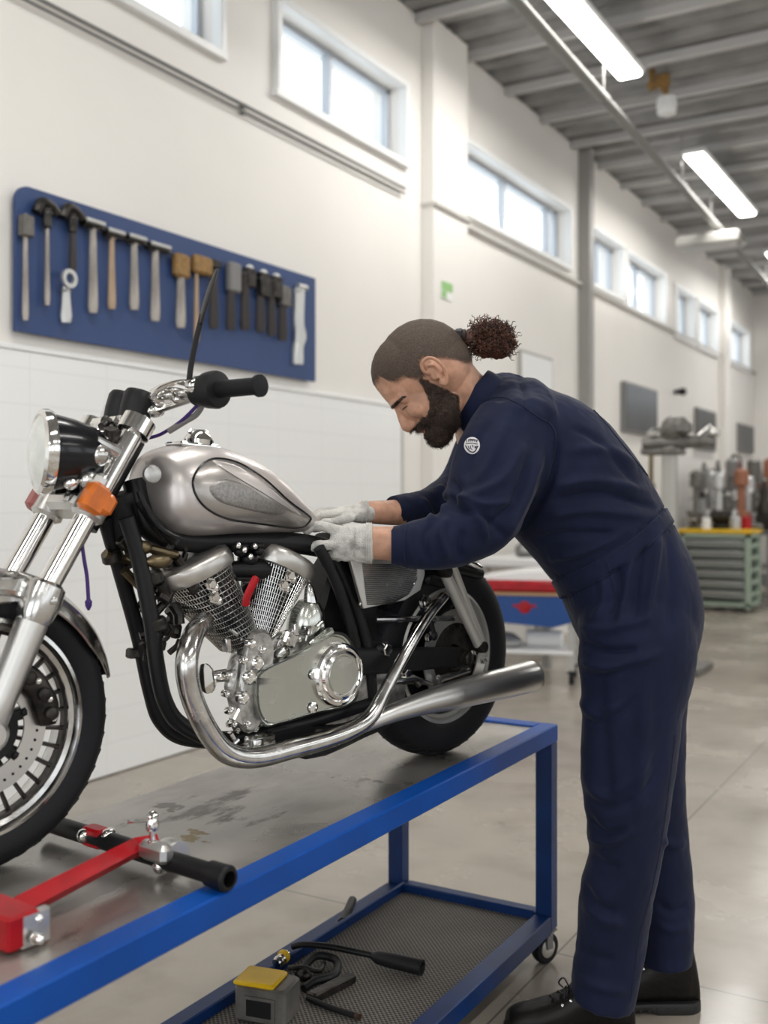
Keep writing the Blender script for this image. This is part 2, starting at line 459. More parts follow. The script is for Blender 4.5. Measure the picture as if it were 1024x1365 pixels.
# pilasters
k = 4
for y0, y1 in ((6.70, 7.26), (15.95, 16.3)):
    b = MB(); b.box((WALLX+.05, (y0+y1)/2, CEIL/2), (.1, y1-y0, CEIL), ch=.006); struct(b, 'trim_%d' % k, M['wall']); k += 1
# ledge line below the windows
b = MB(); b.box((WALLX+.02, (6.7+YEND)/2, 3.43), (.045, YEND-6.7, .035), ch=.005); struct(b, 'trim_%d' % k, M['trim']); k += 1
for y0, y1 in ((6.69, 7.27),):
    b = MB(); b.box((WALLX+.06, (y0+y1)/2, 3.43), (.13, y1-y0, .035), ch=.005); struct(b, 'trim_%d' % k, M['trim']); k += 1
b = MB(); b.box((XR-.01, 3, .06), (.03, 20, .12)); struct(b, 'baseboard_right', M['trim'], smooth=False)
# conduit pair on the near half of the wall
p = []
for i, y in enumerate([YB+.1]+[1+j*.6 for j in range(10)]):
    p.append((WALLX+.03, y, 3.47-.0*y))
b = MB(); b.tube(p, .010, n=8); b.tube([(x, y, z-.035) for x, y, z in p], .007, n=8)
for i in range(1, 10, 3): b.box((WALLX+.016, p[i][1], 3.452), (.03, .02, .06))
cnd = b.build('wall_conduit', M['steelgrey']); tag(cnd, 'pair of thin dark conduits clipped along the white wall above the blue tool board', 'conduit')

# ceiling: trapezoid steel deck with ribs across the hall, deeper purlins below
def ceilfn():
    b = MB(); y = YB-.2; prof = []
    while y < YEND+.2:
        prof += [(y, CEIL), (y+.10, CEIL), (y+.14, CEIL+.06), (y+.27, CEIL+.06)]; y += .31
    rings = [[(x, q[0], q[1]) for q in prof] for x in (WALLX-.3, XR+.3)]
    vs = rings[0]+rings[1]; n = len(prof)
    b.add(vs, [(i, i+1, n+i+1, n+i) for i in range(n-1)])
    return b
struct(ceilfn(), 'ceiling', M['ceil'], smooth=False)
b = MB(); b.box(((WALLX+XR)/2, (YB+YEND)/2, CEIL+.2), (XR-WALLX+1, YEND-YB+1, .1)); struct(b, 'ceiling_deck', M['ceil'], smooth=False)
M['beam'] = mat('pale_ceiling_beam', (.50, .49, .48), .5)
y = -5.1
while y < YEND-.05:
    b = MB(); xm = (WALLX+XR)/2; L_ = XR-WALLX-.02
    b.box((xm, y, CEIL-.03), (L_, .012, .06)); b.box((xm, y+.02, CEIL-.062), (L_, .05, .010))
    struct(b, 'ceiling_beam', M['beam'], smooth=False, loc=(xm, y, CEIL-.1)); y += .78
# steel column in front of the long wall
b = MB(); b.box((WALLX+.11, 10.03, CEIL/2), (.012, .13, CEIL)); b.box((WALLX+.055, 10.03-.06, CEIL/2), (.11, .014, CEIL)); b.box((WALLX+.055, 10.03+.06, CEIL/2), (.11, .014, CEIL))
struct(b, 'trim_%d' % k, M['colgrey'], smooth=False); k += 1
# ceiling lamps
def lamp(x, y, L_=2.4, z=4.52):
    r = empty('ceiling_lamp', (x, y, z))
    b = MB(); b.box((0, 0, .035), (.22, L_+.06, .05), ch=.012)
    b.build('lamp_housing', M['white'], r)
    b = MB(); b.box((0, 0, -.003), (.18, L_, .03), ch=.012)
    b.build('lamp_diffuser', M['lamp'], r)
    b = MB()
    for q in (-.4, .4): b.tube([(0, q*L_, .06), (0, q*L_, .24)], .004, n=6)
    b.build('hanger_rod', M['steelgrey'], r)
    return r
LP = [(-2.45, 6.65, 'nearest lit strip lamp, cut by the top of the photo'), (-2.5, 11.15, 'lit strip lamp hanging in the middle of the grey metal ceiling'),
      (-2.6, 15.65, 'far lit strip lamp cut by the right side of the photo')]
proto = None
for x, y, lb in LP:
    if proto is None: proto = lamp(x, y); o = proto
    else: o = copy_tree(proto); o.location = (x, y, 4.52)
    tag(o, 'white ' + lb, 'ceiling lamp', 'strip lamps under the metal ceiling')
for x in (1.6, 6.0):  # unseen rows to the right, added to light the hall
    for y in (-3, 2.0, 6.65, 11.15, 15.65):
        o = copy_tree(proto); o.location = (x, y, 4.52)
        tag(o, 'unseen strip lamp added for light over the aisles to the right, outside the photo', 'ceiling lamp', 'added strip lamps of the unseen rows')
for y in (-3, 2.0):
    o = copy_tree(proto); o.location = (-1.6, y, 4.52)
    tag(o, 'lit strip lamp over the repair bay, outside the photo', 'ceiling lamp', 'strip lamps over the repair bay')
# unlit slanting fixture, pipe, sensor
c = W(948, 322, 11.2)
r = empty('unlit_ceiling_lamp', c); tag(r, 'unlit pale strip fixture turned across the row beside the long grey pipe', 'ceiling lamp')
b = MB(); b.box((0, 0, 0), (.66, .34, .12), ch=.02); b.build('lamp_housing', M['greymetal'], r)
b = MB(); b.box((0, 0, -.065), (.58, .26, .02)); b.build('lamp_diffuser', M['concmark'], r)
b = MB(); b.tube([(0, 0, .04), (0, 0, CEIL-c.z-.02)], .006, n=6); b.build('hanger_rod', M['steelgrey'], r)
pz = 4.25
pa = W(688, 0, FPX*(pz-EYE)/665.0); 
pipx = pa.x
pb = W(1024, 379, FPX*(pz-EYE)/(HY-379)); psl = (pb.x-pa.x)/(pb.y-pa.y)
def pxat(y): return pa.x+psl*(y-pa.y)
b = MB(); b.tube([(pxat(YB+.3), YB+.3, pz), (pxat(YEND-.1), YEND-.1, pz)], .038, n=14)
pp = b.build('ceiling_pipe', M['pipe']); tag(pp, 'long round grey pipe running under the ceiling along the white wall', 'pipe')
b = MB()
for y in (2.5, 5.0, 7.5, 10, 12.5, 15, 17.5): 
    b.tube([(pxat(y), y, pz), (pxat(y), y, CEIL-.02)], .006, n=6)
    b.lathe([(.046, -.015), (.046, .015)], (pxat(y), y, pz), (0, 1, 0), n=14)
b.each('pipe_hanger', M['steelgrey'], pp)
c = W(889, 140, 8.6)
r = empty('ceiling_sensor', c); tag(r, 'small white round sensor on an orange bracket under the ceiling beams', 'sensor')
b = MB(); b.lathe([(.03, -.09), (.075, -.07), (.085, 0), (.075, .06), (.02, .075)], (0, 0, 0), (0, 0, 1), n=20); b.build('sensor_body', M['white'], r)
b = MB(); b.tube([(0, 0, .07), (-.02, 0, .15), (-.05, 0, .19), (-.16, 0, .19)], [.022, .03, .03, .02], n=8); b.box((-.03, 0, .2), (.1, .06, .1)); b.box((-.12, 0, .24), (.04, .04, .2))
b.build('bracket', M['woodo'], r)
b = MB(); b.tube([(-.12, 0, .3), (-.12, 0, CEIL-c.z-.03)], .008, n=6); b.build('hanger_rod', M['steelgrey'], r)

# things on the wall
def wallbox(px0, px1, py0, py1, name, m, off=.03, t=.03):
    a = WL(px0, py0); c_ = WL(px1, py1)
    return a, c_
def flatpanel(px0, px1, zt, zb, label):
    y0 = WL(px0, 500).y; y1 = WL(px1, 500).y
    r = empty('wall_panel', (WALLX, (y0+y1)/2, zb))
    r.name = 'glazed_notice_board'
    b = MB(); h = zt-zb; w = y1-y0
    b.box((.03, 0, h/2), (.05, w, h), ch=.006); b.build('frame', M['steelgrey'], r)
    b = MB(); b.box((.058, 0, h/2), (.006, w-.06, h-.06)); b.build('glass_front', M['screen'], r, smooth=False)
    tag(r, label, 'notice board'); return r
flatpanel(827, 871, 2.60, 2.04, 'large dark glazed board on the white wall above the drill column')
flatpanel(925, 950, 2.55, 1.98, 'middle dark glazed board on the white wall, right of the drill column')
flatpanel(982, 1001, 2.50, 2.05, 'farthest small dark glazed board on the wall near the end corner')
a = WL(587, 373, .1); c_ = WL(602, 402, .1)
r = empty('green_safety_sign', (WALLX+.1, (a.y+c_.y)/2, c_.z)); tag(r, 'small green and white safety sign on the white pilaster above the worker', 'sign')
w = c_.y-a.y; h = a.z-c_.z
b = MB(); b.box((.004, 0, h/2), (.008, w, h)); b.build('sign_plate', M['white'], r, smooth=False)
b = MB(); b.box((.0095, 0, h*.72), (.003, w*.95, h*.5)); b.box((.0095, -w*.25, h*.24), (.003, w*.4, h*.4)); b.build('sign_print', M['green'], r, smooth=False)
# grey rimmed board behind the worker's head
a = WL(690, 466); y1 = WL(733, 490).y
r = empty('wall_whiteboard', (WALLX, (a.y+y1)/2, 1.75)); tag(r, 'white board with a grey rim on the wall behind the worker\'s ponytail', 'whiteboard')
h = 2.60-1.75; w = y1-a.y
b = MB(); b.box((.015, 0, h/2), (.03, w, h)); b.build('frame', M['greymetal'], r, smooth=False)
b = MB(); b.box((.032, 0, h/2), (.006, w-.05, h-.05)); b.build('board_face', M['white'], r, smooth=False)
# small dark camera on the wall
c = WL(910, 522, .1)
b = MB(); b.ell(c, (.055, .055, .05)); b.tube([c, c+V((-.1, 0, 0))], .03, n=8)
o = b.build('wall_camera', M['blackpl'], loc=c); tag(o, 'tiny round dark camera on the white wall between the two dark boards', 'camera')

# ---------------------------------------------------------------- tool board
BY0, BY1, BZ0, BZ1 = 3.03, 5.27, 2.01, 2.635
X = WALLX+.045
out = []
R_ = .07
for q in range(9):
    an = pi/2+q*pi/16
    out.append((X, BY0+R_+R_*cos(an), BZ1-R_+R_*sin(an)))
out += [(X, BY0, BZ0), (X, BY1, BZ0), (X, BY1, BZ1)]
b = MB(); b.prism(out, (-.02, 0, 0))
bd = b.build('tool_board', M['board'], loc=(X, BY0, BZ0)); tag(bd, 'long blue tool board with hammers and files on the white wall', 'tool board')
b = MB(); b.box((WALLX+.013, (BY0+BY1)/2, BZ1-.1), (.024, BY1-BY0-.2, .03)); b.box((WALLX+.013, (BY0+BY1)/2, BZ0+.1), (.024, BY1-BY0-.2, .03))
q = b.build('mounting_batten', M['steelgrey'], bd, smooth=False); q.matrix_parent_inverse = Matrix.Translation(-V((X, BY0, BZ0)))
XT = X+.03
def wt(px, py): return WL(px, py, XT-WALLX)
def tool(kind, hx, hy0, hy1, label, hm='woodp', headm='darkmetal', hw=5, extra=None):
    """hx px column of the handle; hy0, hy1 top and bottom in the photo"""
    top = wt(hx, hy0); bot = wt(hx, hy1)
    r = empty(kind, (X+.001, top.y, bot.z)); r.name = kind
    base = r.location.copy()
    def L_(v): return V(v)-base
    rad = (wt(hx+hw, hy1).y-wt(hx-hw, hy1).y)/2
    b = MB(); Lh = top.z-bot.z
    b.tube([L_((XT, top.y, bot.z)), L_((XT, top.y, bot.z+.03)), L_((XT, top.y, bot.z+Lh*.5)), L_((XT, top.y, top.z))], [rad*.8, rad, rad*.8, rad*.6], n=10, rb=[.010, .012, .010, .008])
    b.build('handle', M[hm], r)
    if extra: extra(r, L_, top, bot, rad)
    b = MB(); b.tube([L_((X-.005, top.y-.012, top.z-.02)), L_((XT+.02, top.y-.012, top.z-.02))], .003, n=6); b.tube([L_((X-.005, top.y+.012, top.z-.02)), L_((XT+.02, top.y+.012, top.z-.02))], .003, n=6)
    b.build('hook', M['steelgrey'], r)
    tag(r, label, 'tool', 'tools hanging on the blue board')
    return r
def head_box(px0, px1, py0, py1, m, tilt=0, ch=.006, dep=.045):
    def f(r, L_, top, bot, rad):
        a = wt(px0, py0); c = wt(px1, py1)
        b = MB(); b.box(L_((XT, (a.y+c.y)/2, (a.z+c.z)/2)), (dep, c.y-a.y, a.z-c.z), R=rotm('X', tilt), ch=ch)
        b.build('head', M[m], r)
    return f
def head_hammer(px0, px1, py0, thick, m='darkmetal', face='concmark'):
    def f(r, L_, top, bot, rad):
        a = wt(px0, py0); c = wt(px1, py0+thick)
        y0, y1 = a.y, c.y; z = top.z; h = .022
        b = MB(); b.tube([L_((XT, y0, z)), L_((XT, y0+.02, z)), L_((XT, y0+.025, z)), L_((XT, (y0+y1)/2, z)), L_((XT, y1-.04, z)), L_((XT, y1, z-.004))], [h, h, h*.7, h*.85, h*.6, h*.25], n=12, rb=[h, h, h*.7, h*.9, h*.8, h*.8])
        b.build('head', M[m], r)
        b = MB(); b.box(L_((XT+.012, (y0+y1)/2-.01, z+.012)), (.03, (y1-y0)*.8, .02), ch=.004); b.build('head_cap', M[face], r)
    return f
tool('flat_file', 34, 285, 427, 'leftmost tool on the blue board, slim file with a square grey head', 'woodp', hw=3.4, extra=head_box(28, 42, 285, 318, 'machine'))
def hookhead(r, L_, top, bot, rad):
    b = MB(); p = [L_((XT, top.y-.06, top.z-.03)), L_((XT, top.y-.03, top.z+.02)), L_((XT, top.y+.02, top.z+.015)), L_((XT, top.y+.055, top.z-.01))]
    b.tube(spl(p, 4), .022, n=10); b.box(L_((XT, top.y, top.z-.04)), (.03, .04, .1), ch=.01)
    b.build('head', M['darkmetal'], r)
tool('pry_hammer', 63, 278, 407, 'black hook-headed hammer with a thin grey handle, second from the left of the blue board', 'woodp', hw=3, extra=hookhead)
tool('black_pick_hammer', 97, 285, 362, 'black pick hammer with a black handle hanging above the ring spanner', 'handdk', hw=4, extra=hookhead)
def spanner(r, L_, top, bot, rad):
    a = wt(88, 372); c = L_(a)+V((.02, 0, 0)); R2 = .042
    b = MB(); b.lathe([(R2, -.008), (R2, .008), (R2*.55, .008), (R2*.55, -.008)], c, (1, 0, 0), n=24, closed=True)
    b.build('ring_jaw', M['concmark'], r)
tool('ring_spanner', 88, 382, 430, 'short silver ring spanner with a wide pale handle below the black pick hammer', 'concmark', hw=6, extra=spanner)
tool('ball_hammer', 124, 300, 417, 'hammer with long speckled handle, first of the four with pale block heads', 'woodp', hw=5, extra=head_hammer(110, 142, 292, 14))
tool('ball_hammer', 149, 312, 412, 'hammer with thin tan handle, second of the four with pale block heads', 'wood', hw=4, extra=head_hammer(140, 168, 304, 14))
tool('ball_hammer', 179, 320, 413, 'hammer with thicker worn handle, third of the four with pale block heads', 'woodp', hw=4.6, extra=head_hammer(168, 197, 312, 14))
tool('ball_hammer', 207, 330, 428, 'pale-handled hammer beside the orange mallets, last of the four with block heads', 'woodp', hw=4.6, extra=head_hammer(196, 229, 320, 14))
tool('wooden_mallet', 241, 345, 437, 'mallet with an orange wooden head and light grey handle', 'woodp', hw=4.6, extra=head_box(232, 251, 336, 373, 'woodo', ch=.012))
tool('wooden_mallet', 262, 345, 455, 'mallet with a brass-coloured block head and very thin handle behind the mirror tip', 'wood', hw=2.6, extra=head_box(257, 281, 338, 370, 'woodo', ch=.012))
tool('black_file', 285, 350, 438, 'black handled file half behind the mirror, right of the two yellow mallets', 'handdk', hw=4.4, extra=head_box(280, 292, 345, 360, 'darkmetal'))
tool('blue_grey_chisel', 308, 352, 440, 'chisel with a thick blue grey ferrule, second of the dark handled tools', 'handdk', hw=4.2, extra=head_box(304, 319, 348, 392, 'steelgrey', ch=.01))
tool('black_chisel', 327, 360, 440, 'black chisel with a white cap, third of the dark handled tools', 'handdk', hw=4.4, extra=head_box(327, 338, 356, 385, 'darkmetal'))
tool('black_chisel', 347, 366, 443, 'black chisel with a rounded white cap, fourth of the dark handled tools', 'handdk', hw=4, extra=head_box(345, 357, 362, 398, 'darkmetal'))
tool('black_chisel', 362, 370, 448, 'slim brown black chisel with a pale cap, next to last of the dark handled tools', 'handdk', hw=3.8, extra=head_box(362, 374, 367, 400, 'darkmetal'))
tool('steel_rasp', 377, 382, 454, 'dark rasp with a grey square head, last of the dark handled tools', 'handdk', hw=4, extra=head_box(373, 385, 380, 410, 'machine'))
def bent(r, L_, top, bot, rad):
    b = MB(); q = [L_(wt(399, 385)), L_(wt(398, 430)), L_(wt(401, 448)), L_(wt(397, 462)), L_(wt(397, 485))]
    b.tube(spl(q, 4), [rad*1.1]*17, n=10, rb=[.012]*17); b.tube([L_(wt(397, 381)), L_(wt(408, 384))], .018, n=8)
    b.build('bent_shaft', M['concmark'], r)
tool('bent_spanner', 398, 384, 486, 'rightmost tool on the blue board, pale bent spanner', 'concmark', hw=4, extra=bent)
CAPM = M['white']
for o in list(bpy.data.objects):
    if o.name.startswith('black_chisel') and o.type == 'EMPTY':
        h = max((V(v.co).z for c_ in o.children if c_.name.startswith('head') for v in c_.data.vertices), default=.1)
        hy = [v.co.y for c_ in o.children if c_.name.startswith('head') for v in c_.data.vertices]
        b = MB(); b.ell((.03, (min(hy)+max(hy))/2, h+.005), (.02, .024, .014)); b.build('cap', CAPM, o)
# ================================================================ cart
TZ = .657
cx0, cx1, cy0, cy1 = -1.615, -1.085, .50, 2.808
cart = empty('work_cart', ((cx0+cx1)/2, (cy0+cy1)/2, 0))
tag(cart, 'long blue steel work cart with a stained metal top carrying the motorcycle', 'cart')
CO = V(cart.location)
def cb(b, x0, x1, y0, y1, z0, z1, ch=.003):
    b.box(V(((x0+x1)/2, (y0+y1)/2, (z0+z1)/2))-CO, (x1-x0, y1-y0, z1-z0), ch=ch)
w = .05
b = MB(); RT, RB = TZ+.006, TZ-.042
cb(b, cx1-w, cx1, cy0, cy1, RB, RT); cb(b, cx0, cx0+w, cy0, cy1, RB, TZ-.011)
cb(b, cx0+w, cx1-w, cy1-w, cy1, RB, RT); cb(b, cx0+w, cx1-w, cy0, cy0+w, RB, RT)
b.build('top_rail', M['blue'], cart)
def steeltop():
    m = mat('stained_steel_sheet', (.46, .435, .40), .3, metal=.7, rvar=.12, noise_scale=5, noise_amt=.35)
    nt = m.node_tree; N = nt.nodes; L = nt.links; bs = N['Principled BSDF']
    ramp = [n for n in N if n.type == 'VALTORGB'][0]; tc = [n for n in N if n.type == 'TEX_COORD'][0]
    prev = ramp.outputs['Color']
    for sc, st, lo, hi, c, seed in ((7, (1, .35, 1), .60, .66, (.045, .032, .022), 3.1), (22, (1, .4, 1), .66, .70, (.03, .022, .016), 9.7), (2.3, (1, .5, 1), .52, .72, (.17, .15, .13), 5.3)):
        mp = N.new('ShaderNodeMapping'); mp.inputs['Scale'].default_value = st; mp.inputs['Location'].default_value = (seed, seed*.7, 0)
        L.new(tc.outputs['Object'], mp.inputs['Vector'])
        nz = N.new('ShaderNodeTexNoise'); nz.inputs['Scale'].default_value = sc; nz.inputs['Detail'].default_value = 9; nz.inputs['Roughness'].default_value = .65
        L.new(mp.outputs[0], nz.inputs['Vector'])
        r = N.new('ShaderNodeValToRGB'); r.color_ramp.elements[0].position = lo; r.color_ramp.elements[1].position = hi
        r.color_ramp.elements[0].color = (0, 0, 0, 1); r.color_ramp.elements[1].color = (.8, .8, .8, 1)
        L.new(nz.outputs['Fac'], r.inputs[0])
        k_ = N.new('ShaderNodeMix'); k_.data_type = 'RGBA'; L.new(r.outputs[0], k_.inputs[0]); L.new(prev, k_.inputs[6]); k_.inputs[7].default_value = (*c, 1)
        prev = k_.outputs[2]
    for (px_, py_), rad_, c, lo in (((262, 1112), .085, (.20, .13, .012), .47), ((482, 1042), .10, (.07, .06, .05), .50), ((225, 1075), .12, (.10, .085, .07), .52)):
        q = FL(px_, py_, TZ)-CO
        dn = N.new('ShaderNodeVectorMath'); dn.operation = 'DISTANCE'; dn.inputs[1].default_value = q; L.new(tc.outputs['Object'], dn.inputs[0])
        nz = N.new('ShaderNodeTexNoise'); nz.inputs['Scale'].default_value = 26; nz.inputs['Detail'].default_value = 6; L.new(tc.outputs['Object'], nz.inputs['Vector'])
        dm = N.new('ShaderNodeMapRange'); dm.inputs['From Min'].default_value = 0; dm.inputs['From Max'].default_value = rad_; dm.inputs['To Min'].default_value = .16; dm.inputs['To Max'].default_value = -.25
        L.new(dn.outputs['Value'], dm.inputs['Value'])
        ad = N.new('ShaderNodeMath'); ad.operation = 'ADD'; L.new(nz.outputs['Fac'], ad.inputs[0]); L.new(dm.outputs[0], ad.inputs[1])
        r = N.new('ShaderNodeValToRGB'); r.color_ramp.elements[0].position = lo+.08; r.color_ramp.elements[1].position = lo+.14
        r.color_ramp.elements[0].color = (0, 0, 0, 1); r.color_ramp.elements[1].color = (.85, .85, .85, 1); L.new(ad.outputs[0], r.inputs[0])
        k_ = N.new('ShaderNodeMix'); k_.data_type = 'RGBA'; L.new(r.outputs[0], k_.inputs[0]); L.new(prev, k_.inputs[6]); k_.inputs[7].default_value = (*c, 1)
        prev = k_.outputs[2]
    L.new(prev, bs.inputs['Base Color'])
    return m
M['sheet'] = steeltop()
b = MB(); cb(b, cx0, cx1-w+.002, cy0+w-.002, cy1-w+.002, TZ-.01, TZ, ch=0); b.build('table_top', M['sheet'], cart, smooth=False)
for x0 in (cx0, cx1-w):
    for y0 in (cy0, cy1-w):
        b = MB(); cb(b, x0+.001, x0+w-.001, y0+.001, y0+w-.001, .09, RB+.002); b.build('leg', M['bluedk'], cart)
b = MB()
z0, z1 = .085, .135
cb(b, cx1-w, cx1, cy0+w, cy1-w, z0, z1); cb(b, cx0, cx0+w, cy0+w, cy1-w, z0, z1)
cb(b, cx0+w, cx1-w, cy1-w, cy1, z0, z1); cb(b, cx0+w, cx1-w, cy0, cy0+w, z0, z1)
b.build('shelf_rail', M['bluedk'], cart)
b = MB()
cb(b, cx0+w, cx1-w, cy1-w-.012, cy1-w, z1-.02, z1+.01); cb(b, cx0+w, cx0+w+.012, cy0+w, cy1-w, z1-.02, z1+.012)
b.build('shelf_lip', M['bluedk'], cart)
def matmat():
    m = mat('ribbed_rubber_mat', (.20, .185, .165), .75, noise_amt=.3, noise_scale=3)
    nt = m.node_tree; N = nt.nodes; L = nt.links; bs = N['Principled BSDF']
    ramp = [n for n in N if n.type == 'VALTORGB'][0]; tc = [n for n in N if n.type == 'TEX_COORD'][0]
    ck = N.new('ShaderNodeTexChecker'); ck.inputs['Scale'].default_value = 150
    ck.inputs['Color1'].default_value = (1, 1, 1, 1); ck.inputs['Color2'].default_value = (.22, .2, .19, 1)
    L.new(tc.outputs['Object'], ck.inputs['Vector'])
    mx = N.new('ShaderNodeMix'); mx.data_type = 'RGBA'; mx.blend_type = 'MULTIPLY'; mx.inputs[0].default_value = 1
    L.new(ramp.outputs[0], mx.inputs[6]); L.new(ck.outputs['Color'], mx.inputs[7]); L.new(mx.outputs[2], bs.inputs['Base Color'])
    return m
M['mat'] = matmat()
b = MB(); cb(b, cx0+w, cx1-w, cy0+w, cy1-w, .112, .121, ch=0); b.build('shelf_mat', M['mat'], cart, smooth=False)
for x in (cx0+.05, cx1-.024):
    for y in (cy0+.1, cy1-.04):
        r = MB(); c = V((x, y, .043))-CO
        r.lathe([(.030, -.013), (.041, -.013), (.043, -.008), (.043, .008), (.041, .013), (.030, .013)], c, (1, -.38, 0), n=28)
        wh = r.build('caster', M['rubber'], cart)
        r = MB(); r.lathe([(.004, -.018), (.012, -.018), (.026, -.0145), (.026, .0145), (.012, .018), (.004, .018)], c, (1, -.38, 0), n=20); r.build('caster_hub', M['alu'], wh)
        r = MB()
        for s_ in (-1, 1): r.box(c+V((s_*.019, -s_*.0072, .022)), (.003, .022, .044), R=rotm('Z', -.36))
        r.box(c+V((0, .006, .0440)), (.05, .05, .004)); r.build('caster_fork', M['steelgrey'], wh)

SZ = .121
def onT(px, py, h=0): return FL(px, py, TZ+h)
def onS(px, py, h=0): return FL(px, py, SZ+h)
# ---------------------------------------------------------------- wheel stand on the cart top
base = onT(150, 1180)
st = empty('wheel_stand', base)
tag(st, 'red and black front wheel stand with chrome bolts on the cart top', 'wheel stand')
def S(v): return V(v)-base
# black cross tube
A_ = onT(85, 1103, .028); B_ = onT(306, 1172, .028)
ax = (B_-A_).normalized()
b = MB(); b.tube([S(A_-ax*.05), S(B_-ax*.045)], .017, n=20)
b.lathe([(.017, -.048), (.021, -.044), (.0215, -.004), (.018, 0), (.013, 0), (.012, -.03)], S(B_), ax, n=24)
b.build('cross_tube', M['blacksatin'], st)
# red arm
C1 = onT(188, 1126, .045); C2 = onT(20, 1213, .03)
b = MB(); d = (C2-C1).normalized()
b.tube([S(C1-d*.01+V((.02,.01,0))), S(C1+d*.015), S(C2)], [.016, .017, .018], n=4, sq=1.0, ref=(0, 0, 1), rb=[.016, .018, .02])
b.build('support_arm', M['red'], st, ang=20)
b = MB(); C3 = onT(22, 1232, .028)
Rz = frame(B_-A_, (0, 0, 1))
b.box(S(onT(6, 1230, .030)), (.10, .055, .05), R=Rz, ch=.004); b.build('end_block', M['red'], st, ang=20)
b = MB(); b.box(S(onT(45, 1236, .028)), (.014, .05, .052), R=Rz, ch=.004); b.build('end_plate', M['alu'], st)
for px, py, h in ((46, 1222, .040), (47, 1250, .018)):
    b = MB(); b.bolt(S(onT(px, py, h)), ax, .0075, .014); b.ell(S(onT(px, py, h))+ax*.012, (.006, .006, .006)); b.build('bolt', M['chrome'], st)
# red clamp stub behind, clamp plate and bolts
b = MB(); b.box(S(onT(128, 1115, .03)), (.05, .03, .035), R=Rz, ch=.004); b.build('red_bracket', M['red'], st, ang=20)
b = MB()
b.box(S(onT(208, 1135, .045)), (.07, .03, .032), R=Rz, ch=.008)
b.lathe([(.026, -.018), (.028, -.01), (.028, .01), (.026, .018)], S(onT(228, 1140, .03)), ax, n=24)
b.build('clamp', M['alu'], st)
for px, py, h, a_ in ((116, 1112, .03, 1), (148, 1112, .035, 1), (217, 1152, .014, 1), (224, 1126, .045, 0)):
    b = MB(); dr = cw(-.1, -1, .15).normalized(); o_ = S(onT(px, py, h))+dr*.02
    b.lathe([(.0125, -.016), (.0125, 0), (.010, .004), (.0075, .008), (.002, .011)] if a_ else [(.006, -.004), (.006, .003), (.003, .005)], o_, dr, n=16)
    b.build('bolt', M['chrome'], st)
b = MB(); t0 = onT(203, 1130, .05)
b.lathe([(.008, 0), (.008, .012), (.005, .014), (.005, .028), (.010, .030), (.012, .040), (.009, .050), (.011, .054), (.006, .062), (.002, .064)], S(t0), (0, 0, 1), n=18)
b.tube([S(t0+V((0, 0, .046))), S(t0+V((0, 0, .046))+cw(-.042, .0, -.002))], .0028, n=8)
b.build('clamp_screw', M['chrome'], st)

# ---------------------------------------------------------------- tools on the lower shelf
def frm(a, c): return frame(V(c)-V(a), (0, 0, 1))
base = onS(350, 1330)
bx_ = empty('battery_box', base); tag(bx_, 'grey block with a yellow top at the left of the lower shelf', 'tool box')
A_ = onS(325, 1335, 0); Rz = Matrix.Rotation(radians(12), 3, 'Z')
def Q(v): return V(v)-base
c = onS(357, 1330, .042)
b = MB(); b.box(Q(c), (.125, .09, .082), R=Rz, ch=.006); b.box(Q(c)+Rz @ V((.0, -.046, -.004)), (.075, .006, .05), R=Rz)
b.build('body', M['machine'], bx_)
b = MB(); b.box(Q(c)+Rz @ V((.0, -.048, -.004)), (.06, .006, .036), R=Rz); b.build('socket', M['blackpl'], bx_)
b = MB(); b.box(Q(c)+Rz @ V((-.016, -.004, .045)), (.10, .085, .012), R=Rz, ch=.004); b.build('lid', M['yellow'], bx_)
# dark air tool with long handle
base = onS(480, 1300)
at = empty('air_hammer', base); tag(at, 'black long-handled air tool lying across the mesh mat of the lower shelf', 'air tool')
p = [onS(390, 1262, .035), onS(405, 1259, .045), onS(440, 1262, .045), onS(480, 1270, .034), onS(502, 1275, .028)]
b = MB(); b.tube([V(q)-base for q in spl(p, 5)], .008, n=12); b.build('shaft', M['blacksatin'], at)
g0 = onS(498, 1275, .028); g1 = onS(563, 1290, .026); dd = (g1-g0)
b = MB(); b.lathe([(.009, -.004), (.013, .004), (.0165, .015), (.018, .05), (.0195, dd.length-.006), (.0195, dd.length), (.014, dd.length), (.013, dd.length-.012)], g0-base, dd, n=24)
b.build('grip', M['blackpl'], at)
b = MB(); q0 = onS(383, 1268, .04)
b.lathe([(.012, 0), (.015, .01), (.012, .02), (.016, .03), (.011, .045)], onS(368, 1285, .03)-base, onS(400, 1255, .05)-onS(368, 1285, .03), n=16)
b.build('coupling', M['chrome2'], at)
b = MB(); b.lathe([(.0165, 0), (.0165, .012)], onS(376, 1277, .036)-base, onS(400, 1255, .05)-onS(368, 1285, .03), n=16); b.build('brass_ring', M['yellow'], at)
base = onS(420, 1310)
hs = empty('coiled_hose', base); tag(hs, 'short black coiled hose and fittings beside the yellow topped block', 'hose')
p = [onS(398, 1300, .02), onS(420, 1275, .03), onS(448, 1280, .022), onS(446, 1300, .02), onS(420, 1308, .018), onS(405, 1318, .014)]
b = MB(); b.tube([V(q)-base for q in spl(p, 6)], .010, n=12); b.build('hose', M['blackpl'], hs)
b = MB(); b.tube([V(q)-base for q in spl([onS(385, 1290, .03), onS(405, 1290, .035), onS(425, 1294, .022), onS(432, 1284, .02)], 5)], .0065, n=10)
b.ell(onS(405, 1300, .02)-base, (.02, .015, .016)); b.build('fitting', M['darkmetal'], hs)
base = onS(445, 1312)
b = MB(); a0, a1 = onS(415, 1330, .012), onS(470, 1302, .012)
b.box((a0+a1)/2-base, ((a1-a0).length, .03, .022), R=frm(a0, a1), ch=.004)
